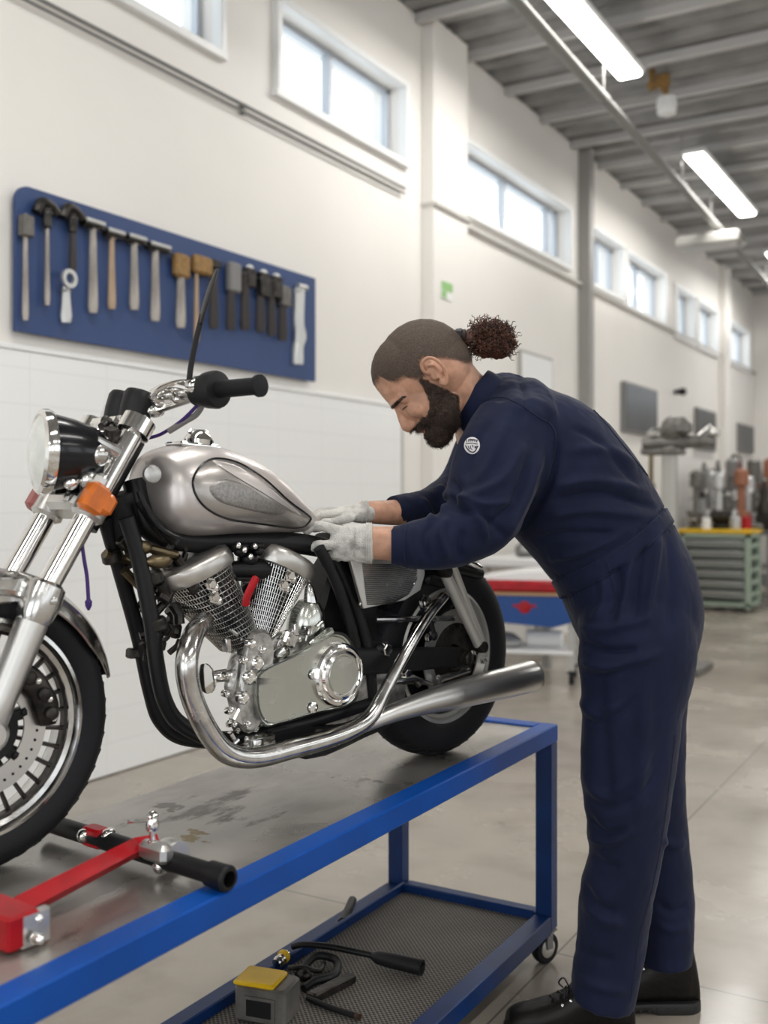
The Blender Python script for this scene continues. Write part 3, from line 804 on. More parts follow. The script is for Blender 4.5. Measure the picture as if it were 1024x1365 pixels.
o = b.build('steel_bar', M['darkmetal'], loc=None); o.location = base; tag(o, 'flat dark steel bar lying behind the black hose on the lower shelf', 'bar')
base = onS(440, 1345)
r = empty('pry_bar', base); tag(r, 'thin black pry bar with a brown tip at the front of the lower shelf', 'pry bar')
p = [onS(410, 1330, .012), onS(440, 1343, .010), onS(474, 1354, .009)]
b = MB(); b.tube([V(q)-base for q in spl(p, 4)], .007, n=10); b.build('bar', M['blacksatin'], r)
b = MB(); b.tube([onS(474, 1354, .009)-base, onS(480, 1356, .009)-base], .0072, n=10); b.build('tip', M['rust'], r)
base = onS(463, 1225)
a0, a1 = onS(457, 1230, .014), onS(470, 1200, .014)
b = MB(); b.tube([a0-base, a1-base], .0125, n=16); b.lathe([(.014, 0), (.014, .02)], a0-base, a1-a0, n=16)
o = b.build('rubber_grip', M['blackpl']); o.location = base; tag(o, 'short black rubber cylinder lying alone by the far rail of the lower shelf', 'grip')
# ================================================================ motorcycle
C0 = (-.7134, 1.81)
bd_ = (.701, .7128)
R = .251; RS = 1.197
root_w = cw(C0[0], C0[1], TZ)
dirw = cw(*bd_)                      # world direction front -> rear
bike = empty('motorcycle', root_w, atan2(dirw.y, dirw.x))
tag(bike, 'silver and black motorcycle with teardrop tank standing on the blue cart', 'motorcycle')
def B(px, py, w=0.0):                # a picked point in the bike's own frame: s along, w towards the near side, z up
    a = (px-CX)/FPX
    s = (-C0[0]+a*C0[1]-w*(bd_[1]+bd_[0]*a))/(bd_[0]-bd_[1]*a)
    d = C0[1]+bd_[1]*s-bd_[0]*w
    return V((s, -w, EYE-(py-HY)/FPX*d-TZ))
def BL(s, w, z): return V((s, -w, z))
NEAR = V((0, -1, 0))
def rubber_tread(m): return m

# ---- wheels
def wheel(name, s0, tw, rim_r, mrim, spokes, slot_in, disc_w=None):
    c = BL(s0, 0, R)
    w = empty(name, c); w.parent = bike
    b = MB()
    # tyre cross-section, closed lathe around the axle
    prof = []
    ro, ri = R, rim_r
    hw = tw/2
    sec = [(ri-.004, -hw*.62), (ri+.004, -hw*.86), ((ro+ri)/2-.004, -hw), (ro-.020, -hw*.90), (ro-.007, -hw*.62), (ro, -hw*.22), (ro, hw*.22), (ro-.007, hw*.62), (ro-.020, hw*.90),
           ((ro+ri)/2-.004, hw), (ri+.004, hw*.86), (ri-.004, hw*.62)]
    sec = spl([(a, h) for a, h in sec], 3)
    b.lathe(sec, (0, 0, 0), (0, 1, 0), n=72, closed=True)
    # tread grooves as raised thin blocks
    t = b.build('tyre', M['rubber'], w, ang=50)
    b = MB()
    for k_ in range(48):
        for sgn in (-1, 1):
            a = 2*pi*(k_+(.5 if sgn > 0 else 0))/48
            q = []
            for f in (0, .5, 1):
                an = a+f*.09; yy = sgn*hw*(.15+.62*f); rr = ro-.0014-.010*f**2.2
                q.append(V((cos(an)*rr, yy, sin(an)*rr)))
            b.tube(q, [.0014, .0020, .0014], n=5)
    b.build('tread', M['blackpl'], t)
    b = MB()
    rr = rim_r
    sec = [(rr+.004, -hw*.70), (rr+.004, -hw*.80), (rr-.006, -hw*.86), (rr-.010, -hw*.76), (rr-.012, -hw*.68), (rr-.020, -hw*.62), (rr-.022, -hw*.50), (rr-.022, 0),
           (rr-.020, hw*.40), (rr-.018, hw*.60), (rr-.012, hw*.72), (rr-.006, hw*.86), (rr+.004, hw*.80), (rr+.004, hw*.70)]
    sec2 = sec+[(rr-.004, hw*.5), (rr-.010, 0), (rr-.004, -hw*.5)]
    b.lathe(sec2, (0, 0, 0), (0, 1, 0), n=72, closed=True)
    b.build('rim', mrim, w, ang=40)
    b = MB()
    b.lathe([(rr-.020, -hw*.55), (rr-.020, -hw*.15), (rr-.026, -hw*.2), (rr-.026, -hw*.5)], (0, 0, 0), (0, 1, 0), n=60, closed=True)
    for k_ in range(spokes):
        a = 2*pi*k_/spokes+.06
        u = V((cos(a), 0, sin(a)))
        yy = V((0, -hw*.35, 0)); b.tube([u*.035+yy, u*(rr*.55)+yy, u*(rr-.022)+yy], [.005, .0035, .0045], n=6, ref=(0, 1, 0), rb=[.010, .007, .009])
    b.build('spoked_centre', M['darkmetal'], w, ang=40)
    b = MB(); b.lathe([(.012, -.075), (.022, -.07), (.026, -.05), (.034, -.04), (.036, 0), (.034, .04), (.026, .05), (.022, .07), (.012, .075)], (0, 0, 0), (0, 1, 0), n=28)
    b.lathe([(.036, -.032), (.046, -.028), (.046, -.022), (.036, -.018)], (0, 0, 0), (0, 1, 0), n=28)
    b.build('hub', M['rust'], w)
    return w
fw = wheel('front_wheel', 0, .102, .189, M['chrome2'], 30, .12)
# front disc, near side
b = MB(); y = -.052
b.lathe([(.072, y-.002), (.112, y-.002), (.112, y+.002), (.072, y+.002)], (0, 0, 0), (0, 1, 0), n=60, closed=True)
ds = b.build('brake_disc', M['alu'], fw)
b = MB()
for k_ in range(36):
    a = 2*pi*k_/36
    for rr_ in (.096,):
        aa = a+rr_*4
        b.lathe([(.0028, -.0004), (.0028, .0004)], (cos(aa)*rr_, y-.0024, sin(aa)*rr_), (0, 1, 0), n=6)
b.build('disc_holes', M['blackpl'], ds)
b = MB()
b.lathe([(.034, y), (.060, y-.004), (.060, y+.004), (.034, y+.006)], (0, 0, 0), (0, 1, 0), n=30, closed=True)
for k_ in range(6):
    a = 2*pi*k_/6+.3
    b.box((cos(a)*.066, y, sin(a)*.066), (.03, .005, .018), R=rotm('Y', -a), ch=.002)
    b.bolt((cos(a)*.074, y-.003, sin(a)*.074), (0, -1, 0), .005)
b.build('disc_carrier', M['blacksatin'], fw)
b = MB()  # caliper
a0 = radians(28)
for a in (radians(8), radians(48)):
    pass
arc = [(cos(q)*.110, y-.006, sin(q)*.110) for q in [radians(-2+8*j) for j in range(9)]]
b.tube(arc, [.016, .022, .024, .024, .022, .024, .024, .022, .016], n=12, ref=(0, 1, 0), rb=[.016, .02, .021, .021, .02, .021, .021, .02, .016], sq=.7)
for q in (10, 30, 52):
    b.lathe([(.012, 0), (.012, .010), (.009, .013)], (cos(radians(q))*.108, y-.026, sin(radians(q))*.108), (0, -1, 0), n=16)
b.build('brake_caliper', M['darkmetal'], fw, ang=50)
b = MB()
for q in (4, 22, 42, 56): b.bolt((cos(radians(q))*.115, y-.028, sin(radians(q))*.115), (0, -1, 0), .004)
b.each('caliper_bolt', M['chrome'], fw)

rw = wheel('rear_wheel', RS, .115, .168, M['greymetal'], 20, .12)
b = MB(); b.lathe([(.03, -.066), (.088, -.062), (.092, -.05), (.06, -.045), (.03, -.045)], (0, 0, 0), (0, 1, 0), n=36, closed=True)
for k_ in range(10):
    a = 2*pi*k_/10; b.bolt((cos(a)*.075, -.063, sin(a)*.075), (0, -1, 0), .006)
b.build('wheel_carrier', M['darkmetal'], rw)
b = MB(); b.lathe([(.084, -.074), (.118, -.074), (.118, -.070), (.084, -.070)], (0, 0, 0), (0, 1, 0), n=48, closed=True)
b.build('brake_disc', M['alu'], rw)

# ---- front fork
fork = empty('front_fork', B(120, 670, .0)); fork.parent = bike
FO = V(fork.location)
for w_, nm in ((.075, 'near'), (-.075, 'far')):
    if w_ > 0:
        bot = BL(-.005, w_, R); top = B(183, 566, .075)
        knee = B(58, 792, .075)
    else:
        bot2 = BL(-.005, w_, R); dlt = V((0, .15, 0)); bot = bot2; top = B(183, 566, .075)+dlt; knee = B(58, 792, .075)+dlt
    if w_ > 0: K_near, T_near = knee, top
    ax = (top-knee)
    b = MB()
    b.tube([knee-FO-ax*.02, top-FO], .0205, n=24)
    b.build('fork_tube', M['chrome'], fork)
    b = MB()
    sl = (knee-bot)
    b.tube([bot-FO-sl*.06, bot-FO, bot-FO+sl*.25, bot-FO+sl*.7, knee-FO], [.018, .027, .026, .028, .029], n=24)
    b.lathe([(.020, -.03), (.03, -.02), (.03, .02), (.020, .03)], bot-FO, (0, 1, 0), n=20)
    b.build('fork_slider', M['alu'], fork)
    b = MB()  # fender lug/ collar
    u = sl.normalized()
    b.lathe([(.027, -.055), (.034, -.04), (.036, -.01), (.034, .015), (.026, .022)], knee-FO, u, n=24)
    b.bolt(knee-FO+V((0, -.034 if w_ > 0 else .034, -.01)), (0, -1 if w_ > 0 else 1, 0), .007)
    b.build('fork_collar', M['chrome2'], fork)
AXF = (T_near-K_near).normalized()
def FK(t, w=0.0, off=0.0):      # a point along the fork leg line
    p = K_near+(T_near-K_near)*t; side = V((-AXF.z, 0, AXF.x))
    return V((p.x, -w, p.z))+side*off-FO
# upper clamp
Rf = frame((AXF.z, 0, -AXF.x), AXF)
b = MB()
b.box(FK(.985), (.06, .10, .028), R=Rf, ch=.008)
for w_ in (-.075, .075): b.lathe([(.026, -.018), (.032, -.015), (.032, .016), (.026, .02), (.010, .022)], FK(.985, w_), AXF, n=24)
b.build('upper_clamp', M['chrome'], fork)
b = MB()
b.box(FK(.50), (.055, .11, .035), R=Rf, ch=.010)
for w_ in (-.075, .075): b.lathe([(.024, -.026), (.031, -.02), (.031, .02), (.024, .026)], FK(.50, w_), AXF, n=24)
b.bolt(FK(.50, .03, .03), (-.9, 0, .3), .008)
b.build('lower_clamp', M['alu'], fork)
b = MB(); b.tube([FK(.45, 0, -.045), FK(1.0, 0, -.045)], .024, n=18); b.tube([FK(.55, 0, -.01), FK(.95, 0, -.01)], .03, n=12)
b.build('steering_stem', M['blacksatin'], fork)
# turn signals
def signal(w_, m, name):
    b = MB(); s_ = 1 if w_ > 0 else -1
    c = FK(.52, w_+s_*.022, .014)
    b.box(c, (.044, .034, .056), R=Rf, ch=.007)
    b.box(c+V((.020, -.005*s_, -.010)), (.030, .028, .040), R=Rf, ch=.007)
    return b.build(name, m, fork)
signal(.075, M['orange'], 'turn_signal')['label'] = 'orange turn signal lens'
signal(-.075, M['redlens'], 'turn_signal')['label'] = 'dull red turn signal lens'
b = MB()
for w_ in (.075, -.075):
    s_ = 1 if w_ > 0 else -1
    b.box(FK(.60, w_+s_*.014, .018), (.028, .026, .04), R=Rf, ch=.008)
b.each('signal_bracket', M['alu'], fork)
# headlight
hl = empty('headlight', B(43, 602, .02)); hl.parent = fork; hl.matrix_parent_inverse = Matrix.Translation(-FO)
hx = V((-.96, .27, .03)).normalized()   # shines forward
b = MB(); prof = [(.004, -.120), (.020, -.116), (.036, -.102), (.050, -.076), (.062, -.04), (.069, -.006), (.069, .008)]
b.lathe(prof, (.035, 0, 0), hx, n=40); b.build('headlight_shell', M['black'], hl)
b = MB(); b.lathe([(.066, -.002), (.074, .0), (.078, .008), (.077, .019), (.071, .024), (.068, .023), (.066, .016)], (.035, 0, 0), hx, n=48, closed=True)
b.build('headlight_ring', M['chrome'], hl)
b = MB(); b.lathe([(.001, .038), (.025, .036), (.05, .031), (.069, .020), (.069, .014), (.001, .012)], (.035, 0, 0), hx, n=40)
b.build('headlight_lens', M['glasslens'], hl)
b = MB()
for w_ in (-.05, .05):
    b.tube([(.04+.03, -w_, .0), (.10, -w_*1.1, .02), (.135, -w_*1.3, .0)], [.012, .010, .013], n=10)
b.ell((.10, -.055, -.005), (.022, .02, .022))
b.ell((.085, -.05, -.05), (.02, .016, .018))
b.each('headlight_bracket', M['chrome2'], hl)
# gauges
g = empty('gauge_cluster', B(168, 547, 0)); g.parent = fork; g.matrix_parent_inverse = Matrix.Translation(-FO)
gx = V((.30, 0, .95)).normalized()
for w_ in (-.018, .036):
    b = MB(); b.lathe([(.012, -.060), (.022, -.050), (.029, -.02), (.031, .0), (.031, .026), (.027, .034), (.025, .028)], (0.0, -w_, -.0), gx, n=28); b.build('gauge_cup', M['blackpl'], g)
    b = MB(); b.lathe([(.026, .024), (.026, .029), (.001, .030)], (0.0, -w_, 0), gx, n=24); b.build('gauge_glass', M['screen'], g)
    b = MB(); b.lathe([(.028, -.052), (.034, -.030), (.036, -.024), (.032, -.02)], (-.006, -w_, -.004), gx, n=24, closed=False); b.build('gauge_bracket', M['chrome2'], g)
# mass of small parts between the clamps
b = MB(); random.seed(3)
for k_ in range(20):
    c = FK(random.uniform(.55, .95), random.uniform(-.05, .08), random.uniform(-.03, .05))
    q = c+V((random.uniform(-.03, .03), random.uniform(-.02, .02), random.uniform(-.03, .03)))
    b.tube([c, q], random.uniform(.005, .012), n=10)
    if k_ % 2: b.ell(q, (.010, .010, .012))
b.each('steering_fitting', M['darkmetal'], fork)
b = MB()
for t, o_, w_ in ((.62, .055, .05), (.70, .05, .03), (.78, .055, .06), (.86, .045, .04), (.55, .05, .06)):
    c = FK(t, w_, o_); b.ell(c, (.014, .012, .012)); b.tube([c, c+V((.03, -.01, .012))], .005, n=8)
b.each('chrome_fitting', M['chrome'], fork)

# ---- handlebar
hb = empty('handlebar', B(225, 540, .05)); hb.parent = fork; hb.matrix_parent_inverse = Matrix.Translation(-FO)
HO = V(hb.location)
g0 = B(292, 519, .20); g1 = B(348, 514, .30)
pth = [B(190, 560, .0), B(196, 545, .03), B(205, 527, .07), B(232, 515, .12), B(262, 519, .165), g0, g1]
nb = [V(p) for p in spl(pth, 8)]
mirr = [V((p.x, -p.y, p.z-.115*max(0, (abs(p.y)-.06)/.14)**1.2)) for p in nb]
b = MB(); b.tube([p-HO for p in nb], .0115, n=14); b.tube([p-HO for p in mirr], .0115, n=14)
b.build('bar_tube', M['chrome'], hb)
for sgn in (1, -1):
    a0, a1 = (g0, g1) if sgn > 0 else (V((g0.x, -g0.y, g0.z-.115)), V((g1.x, -g1.y, g1.z-.19)))
    dd = a1-a0; L_ = dd.length
    b = MB(); b.lathe([(.0165, 0), (.0165, L_*.2), (.0160, L_*.9), (.0205, L_*.93), (.0205, L_), (.012, L_+.002)], a0-HO, dd, n=24)
    b.build('grip', M['rubber'], hb)
    b = MB(); b.lathe([(.020, -.062), (.028, -.056), (.030, -.030), (.034, -.028), (.036, -.006), (.034, 0), (.022, .003)], a0-HO, dd, n=24)
    b.build('control_housing', M['blackpl'], hb)
    if sgn > 0:
        b = MB(); q = [B(268, 510, .15), B(240, 508, .135), B(215, 517, .115), B(203, 530, .10), B(212, 536, .10)]
        b.tube([V(p)-HO for p in spl(q, 6)], [.007]*25, n=10, rb=[.004]*25, ref=(0, 0, 1))
        b.build('lever', M['chrome'], hb)
        b = MB()
        for (px, py, w_, r_) in ((228, 527, .10, .014), (240, 533, .115, .013), (216, 538, .08, .014), (250, 524, .135, .018), (206, 548, .06, .016), (262, 515, .155, .02)):
            b.ell(B(px, py, w_)-HO, (r_*1.3, r_, r_*.8))
        b.tube([B(205, 545, .06)-HO, B(262, 526, .15)-HO], .012, n=10)
        b.each('control_fitting', M['chrome2'], hb)
        # mirror seen edge-on
        b = MB(); q = [B(252, 508, .15), B(255, 485, .15), B(262, 450, .155), B(270, 420, .16)]
        b.tube([V(p)-HO for p in spl(q, 6)], [.0055]*19, n=10); mr = b.build('mirror_stalk', M['blackpl'], hb)
        b = MB(); q = [B(267, 432, .16), B(273, 408, .162), B(281, 382, .165), B(289, 360, .17)]
        ref = V((.52, .85, .1))
        b.tube([V(p)-HO for p in q], [.003, .0045, .0045, .003], n=12, ref=(-bd_[1]*.6, -.9, 0), rb=[.010, .030, .034, .015]); b.build('mirror_housing', M['blackpl'], hb)
# cables
def cable(pts, r_, m, name, par=bike):
    b = MB(); P_ = [V(p) for p in spl(pts, 8)]; o = V(P_[0])
    b.tube([p-o for p in P_], r_, n=10); c = b.build(name, m, par)
    c.matrix_parent_inverse = Matrix.Identity(4); c.location = o; return c
cable([B(198, 584, .03), B(216, 578, .05), B(243, 560, .10), B(266, 537, .15)], .0035, M['purple'], 'control_cable')
cable([B(272, 536, .16), B(262, 552, .13), B(246, 562, .10), B(225, 575, .07)], .006, M['steelgrey'], 'brake_hose')
cable([B(108, 716, .03), B(112, 745, .03), B(116, 770, .03), B(118, 802, .03)], .0035, M['purple'], 'speed_cable')
b = MB(); c = B(118, 805, .03); b.lathe([(.003, -.01), (.007, -.004), (.006, .004), (.002, .012)], c, (0, 0, -1), n=12); b.build('cable_end', M['purple'], bike)

# ---- front fender
b = MB(); rings = []
A0, A1 = radians(150), radians(12)
FR = .276
for j in range(41):
    a = A0+(A1-A0)*j/40
    wd = .066*min(1, (1-abs(j-20)/20.)*2.4+.30)
    u = V((cos(a), 0, sin(a))); c = BL(0, 0, R)
    ring = []
    for q in range(15):
        t = -1+2*q/14
        rr_ = FR-.044*abs(t)**2.2*(wd/.066)
        ring.append(c+u*rr_+V((0, -wd*t, 0)))
    for q in range(15):
        t = 1-2*q/14
        rr_ = FR-.003-.044*abs(t)**2.2*(wd/.066)
        ring.append(c+u*rr_+V((0, -wd*t*.96, 0)))
    rings.append(ring)
b.rings(rings); b.build('front_fender', M['chrome2'], bike, ang=60)
b = MB()
for s_ in (1, -1):
    b.tube([BL(.06, .045*s_, R+.252), K_near*1.0 if s_ > 0 else V((K_near.x, -K_near.y, K_near.z))], [.018, .026], n=12, ref=(0, 1, 0), rb=[.008, .012])
    b.box(BL(.045, s_*.056, R+.235), (.09, .008, .045), ch=.004)
b.each('fender_bracket', M['chrome2'], bike)

# ---- tank
tk = [(186, 640, 664, .020, .03), (192, 618, 688, .055, .02), (200, 604, 702, .082, .012), (213, 597, 710, .10, .005), (235, 592, 715, .110, 0), (262, 592, 715, .114, 0), (292, 598, 713, .110, 0),
      (322, 610, 712, .100, 0), (350, 626, 711, .086, 0), (376, 648, 711, .068, 0), (398, 669, 710, .050, 0), (412, 684, 709, .036, 0), (421, 693, 706, .022, 0), (425, 698, 703, .010, 0)]
secs = []
for px, yt, yb, w_, _ in tk:
    t = B(px, yt, 0); u = B(px, yb, 0)
    secs.append((t.x, t.z, u.z, w_))
secs = spl(secs, 4)
def tank_ring(s, zt, zb, w_, grow=0.0, n=40):
    ring = []; zc = zt*.42+zb*.58
    for j in range(n):
        th = 2*pi*j/n; c, q = cos(th), sin(th)
        e = .80 if q < 0 else .95
        y_ = math.copysign(abs(c)**.86, c)*(w_+grow)
        z_ = zc+(math.copysign(abs(q)**e, q))*((zt-zc+grow) if q > 0 else (zc-zb+grow))
        # undercut near the bottom
        ring.append(V((s, -y_, z_)))
    return ring
b = MB(); b.rings([tank_ring(*q) for q in secs]); tank = b.build('fuel_tank', M['tank'], bike, ang=70, subsurf=1)
def tank_at(s):
    for k_ in range(len(secs)-1):
        a, c = secs[k_], secs[k_+1]
        if a[0] <= s <= c[0]:
            f = (s-a[0])/(c[0]-a[0]+1e-9); return [x+(y-x)*f for x, y in zip(a, c)]
    return secs[-1] if s > secs[-1][0] else secs[0]
def tank_surf(px, py, grow=.001):
    """walk the lateral offset until the picked ray meets the near flank of the tank"""
    w_ = .05
    for _ in range(30):
        p = B(px, py, w_)
        s, zt, zb, ww = tank_at(p.x)
        zc = zt*.42+zb*.58
        q = (p.z-zc)/((zt-zc) if p.z > zc else (zc-zb)); q = max(-.98, min(.98, q))
        e = .80 if q < 0 else .95
        sn = abs(q)**(1/e); c = sqrt(max(0, 1-sn*sn)); w2 = ww*c**.86
        w_ = w_*.5+w2*.5
    return B(px, py, w_)+V((0, -grow, 0))
outl = [(257, 645), (262, 628), (275, 615), (292, 611), (320, 618), (352, 638), (385, 668), (408, 685), (414, 692), (404, 702), (385, 703), (345, 698), (305, 692), (280, 681), (264, 665)]
ol = spl(outl, 5, closed=True)
b = MB(); b.tube([tank_surf(x, y, .0005) for x, y in ol], .0024, n=6, closed=True); b.build('pinstripe', M['black'], tank)
def patch(outline, c, m, name, grow, par, nr=8):
    b = MB(); rings = []
    for k_ in range(nr+1):
        f = 1-k_/nr*.985
        rings.append([tank_surf(c[0]+(x-c[0])*f, c[1]+(y-c[1])*f, grow if k_ else grow*.2) for x, y in outline])
    b.rings(rings, cap=False)
    return b.build(name, m, par, ang=60)
patch(spl(outl, 3, closed=True), (312, 655), M['tankpanel'], 'side_panel', .0022, tank)
inn = [(276, 652), (283, 642), (300, 638), (325, 645), (352, 662), (375, 675), (384, 683), (370, 688), (340, 683), (300, 673), (284, 664)]
patch(spl(inn, 3, closed=True), (315, 661), M['tankmesh'], 'tank_badge', .0045, tank)
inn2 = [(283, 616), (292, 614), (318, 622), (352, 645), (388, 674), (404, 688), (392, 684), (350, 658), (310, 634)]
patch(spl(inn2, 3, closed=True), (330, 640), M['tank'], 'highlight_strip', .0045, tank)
c = B(268, 590, .03)
b = MB(); b.box(c+V((-.005, .02, -.006)), (.10, .06, .010), R=rotm('Y', .05), ch=.004)
b.lathe([(.030, -.004), (.031, .006), (.026, .014), (.022, .018), (.014, .026), (.004, .028)], c+V((.008, .02, 0)), (.08, 0, 1), n=32)
b.box(c+V((.008, .02, .022)), (.05, .014, .012), ch=.005)
b.build('filler_cap', M['chrome'], tank)
b = MB(); b.lathe([(.010, .007), (.016, .004), (.018, -.004)], B(203, 632, .083), (-.35, -1, .05), n=24); b.build('tank_plug', M['concmark'], tank)
b = MB(); b.tube([V(p) for p in spl([B(185, 655, .07), B(196, 680, .075), B(215, 705, .08), B(240, 718, .08)], 6)], .006, n=8); b.build('tank_trim', M['black'], tank)

# ---- frame
def pipe(pts, r_, m, name, n=8, par=bike, nn=18):
    P_ = spl(pts, n); b = MB(); o = V(P_[len(P_)//2][:3])
    rr = r_ if not isinstance(r_, list) else [x[0] for x in spl([(q,) for q in r_], n)]
    b.tube([V(p)-o for p in P_], rr, n=nn); q = b.build(name, m, par); q.location = o; return q
fr = empty('frame', B(200, 800, 0)); fr.parent = bike
def fpipe(pts, r_, m='blacksatin', name='frame_tube', n=8):
    P_ = spl(pts, n); b = MB(); o = V(fr.location)
    b.tube([V(p)-o for p in P_], r_, n=18); return b.build(name, M[m], fr)
fpipe([B(168, 690, .055), B(185, 745, .06), B(202, 830, .065), B(208, 880, .065), B(220, 935, .065), B(245, 968, .065), B(300, 985, .065), B(400, 965, .065), B(500, 935, .065)], .0155)
fpipe([B(140, 690, .0), B(160, 760, -.02), B(185, 850, -.03), B(200, 920, -.03), B(215, 962, -.03), B(250, 985, -.03), B(330, 985, -.03), B(450, 960, -.04)], .0155)
fpipe([B(178, 640, .0), B(200, 705, .02), B(260, 722, .02), B(340, 722, .02), B(420, 728, .03), B(520, 755, .05)], .023)
fpipe([B(186, 668, .045), B(205, 695, .055), B(232, 722, .06)], .010)
fpipe([B(440, 735, .06), B(470, 800, .07), B(490, 870, .07), B(495, 930, .065)], .0155)
fpipe([B(425, 730, .075), B(448, 775, .08), B(466, 830, .08), B(478, 880, .07)], .013)
fpipe([B(440, 728, .03), B(520, 745, .05), B(600, 757, .06), B(640, 765, .06)], .014)
b = MB(); o = V(fr.location); b.tube([B(155, 660, 0)-o, B(172, 715, 0)-o], .034, n=20); b.build('steering_head', M['blacksatin'], fr)
b = MB()
for px, py, w_, sx in ((208, 832, .065, .02), (150, 742, -.01, .02), (203, 770, .05, .018)):
    c = B(px, py, w_)-o; b.lathe([(.018, -.012), (.021, -.008), (.021, .008), (.018, .012)], c, (.25, 0, -1), n=16)
b.each('pipe_clamp', M['darkmetal'], fr)
b = MB()
for a, c, w_ in (((140, 738), (190, 752), .0), ((165, 760), (205, 800), .02), ((175, 725), (235, 740), .04)):
    b.tube([B(*a, w_)-o, B(*c, w_)-o], .009, n=10)
b.ell(B(212, 748, .07)-o, (.03, .014, .014)); b.ell(B(190, 730, .06)-o, (.02, .014, .014))
b.each('brass_fitting', M['brass'], fr)
# dark fill behind the front cylinder: coils, wiring and hoses
b = MB(); random.seed(11)
for k_ in range(46):
    px = random.uniform(185, 262); py = random.uniform(725, 860); w_ = random.uniform(-.04, .05)
    a = B(px, py, w_); q = a+V((random.uniform(-.04, .04), random.uniform(-.02, .02), random.uniform(-.05, .05)))
    b.tube([a-o, (a+q)/2-o+V((.006, 0, 0)), q-o], random.uniform(.005, .012), n=8)
    if k_ % 3 == 0: b.box(q-o, (.025, .02, .02), R=rotm('Y', random.random()), ch=.003)
b.build('wiring_loom', M['darkmetal'], fr)

# ---- engine
en = empty('engine', B(350, 900, 0)); en.parent = bike
EO = V(en.location)
def EB(px, py, w=0.0): return B(px, py, w)-EO
def cylinder(TLp, TRp, BRp, BLp, wt_, wb_, capm):
    cy = empty('cylinder', (EB(*BLp)+EB(*BRp))/2); cy.parent = en
    o_ = V(cy.location)
    TL, TR, BR, BLq = [EB(*q, .03)-o_ for q in (TLp, TRp, BRp, BLp)]
    for q in (TL, TR, BR, BLq): q.y = 0
    def at(u, v, w=0.0):          # u across 0..1, v up 0..1
        return (BLq*(1-u)+BR*u)*(1-v)+(TL*(1-u)+TR*u)*v+V((0, -w, 0))
    def ringp(v, k_=1.0, n=36):
        c = at(.5, v); h = (at(1, v)-at(0, v))/2*k_; wd = (wb_+(wt_-wb_)*v)*k_
        return [c+h*math.copysign(abs(cos(2*pi*j/n))**.75, cos(2*pi*j/n))+V((0, -wd*math.copysign(abs(sin(2*pi*j/n))**.75, sin(2*pi*j/n)), 0)) for j in range(n)]
    b = MB(); b.rings([ringp(v, .90) for v in (0, .3, .6, 1)]); b.build('barrel', M['black'], cy)
    # bright fins along the barrel, and thin cross fins
    b = MB(); N_ = 60
    for j in range(N_):
        pts_ = [ringp(v, .985, N_)[j] for v in (0, .25, .5, .75, 1)]
        b.tube(pts_, .0010, n=5)
    b.build('long_fins', M['chrome2'], cy)
    b = MB()
    for k_ in range(15):
        b.tube(ringp(.05+.06*k_, .935), .0008, n=5, closed=True)
    b.build('cross_fins', M['alu'], cy)
    b = MB(); up = ((TL+TR)/2-(BLq+BR)/2).normalized(); h0 = .0
    def capring(k_, hgt): return [p+up*hgt for p in ringp(1.0, k_)]
    b.rings([capring(.95, -.014), capring(1.08, -.012), capring(1.12, -.004), capring(1.12, .014), capring(1.08, .024), capring(.95, .029), capring(.3, .030)])
    b.build('cylinder_head', M['headalu'], cy, ang=50)
    b = MB()
    for u, v in ((.42, .86), (.35, .72)):
        c = at(u, v, (wb_+(wt_-wb_)*v)*.98); b.bolt(c, (0, -1, 0), .010, .01)
        b.ell(c+V((.012, 0, -.008)), (.010, .006, .010))
    b.each('head_bolt', M['chrome'], cy)
    return cy
c1 = cylinder((220, 783), (304, 737), (350, 850), (314, 872), .068, .05, M['castalu'])
c2 = cylinder((350, 738), (412, 772), (364, 856), (334, 850), .066, .05, M['castalu'])
b = MB(); q = spl([EB(342, 769, .074), EB(335, 783, .074), EB(329, 797, .072), EB(328, 808, .07)], 5)
b.tube([V(p) for p in q], [.006]+[.010]*14+[.006], n=10, rb=[.004]*16, ref=(0, 1, 0)); b.build('red_tag', M['red'], en)
b = MB()   # intake and carburettor between the cylinders, linkages under the tank
for px, py, w_, r_ in ((330, 745, .03, .022), (325, 760, 0, .03), (345, 735, .05, .012), (320, 735, .05, .014), (316, 728, .06, .01), (338, 728, .06, .01), (332, 790, 0, .025)):
    b.ell(EB(px, py, w_), (r_, r_, r_*.8))
b.tube([EB(300, 760, .03), EB(365, 760, .03)], .02, n=14); b.tube([EB(315, 772, .05), EB(345, 772, .05)], .004, n=8); b.tube([EB(310, 730, .05), EB(350, 728, .05)], .006, n=8)
b.build('carburettor', M['blacksatin'], en)
b = MB()
for px, py in ((318, 727), (326, 733), (340, 728), (334, 742)): b.ell(EB(px, py, .07), (.006, .005, .007))
b.each('carburettor_screw', M['chrome'], en)
# crankcase
def outl3(pts, w, n=3): return [EB(x, y, w) for x, y in spl(pts, n, closed=True)]
b = MB()
b.prism(outl3([(300, 880), (322, 842), (350, 838), (378, 850), (400, 862), (470, 850), (490, 890), (488, 940), (430, 968), (360, 992), (318, 985), (298, 930)], -.06), V((0, -.13, 0)), ch=.012)
b.build('crankcase', M['castalu'], en, ang=40)
b = MB()   # gear cover, scalloped
pts = []
for k_ in range(48):
    a = 2*pi*k_/48; r_ = 1+.06*cos(a*8)
    pts.append((327+30*r_*cos(a), 915+52*r_*sin(a)))
b.prism([EB(x, y, .07) for x, y in pts], V((0, -.028, 0)), ch=.008)
b.prism(outl3([(326, 850), (345, 838), (358, 850), (360, 880), (350, 920), (340, 968), (322, 975), (312, 950), (316, 905)], .095), V((0, -.016, 0)), ch=.007)
b.build('timing_cover', M['castalu'], en, ang=40)
b = MB()
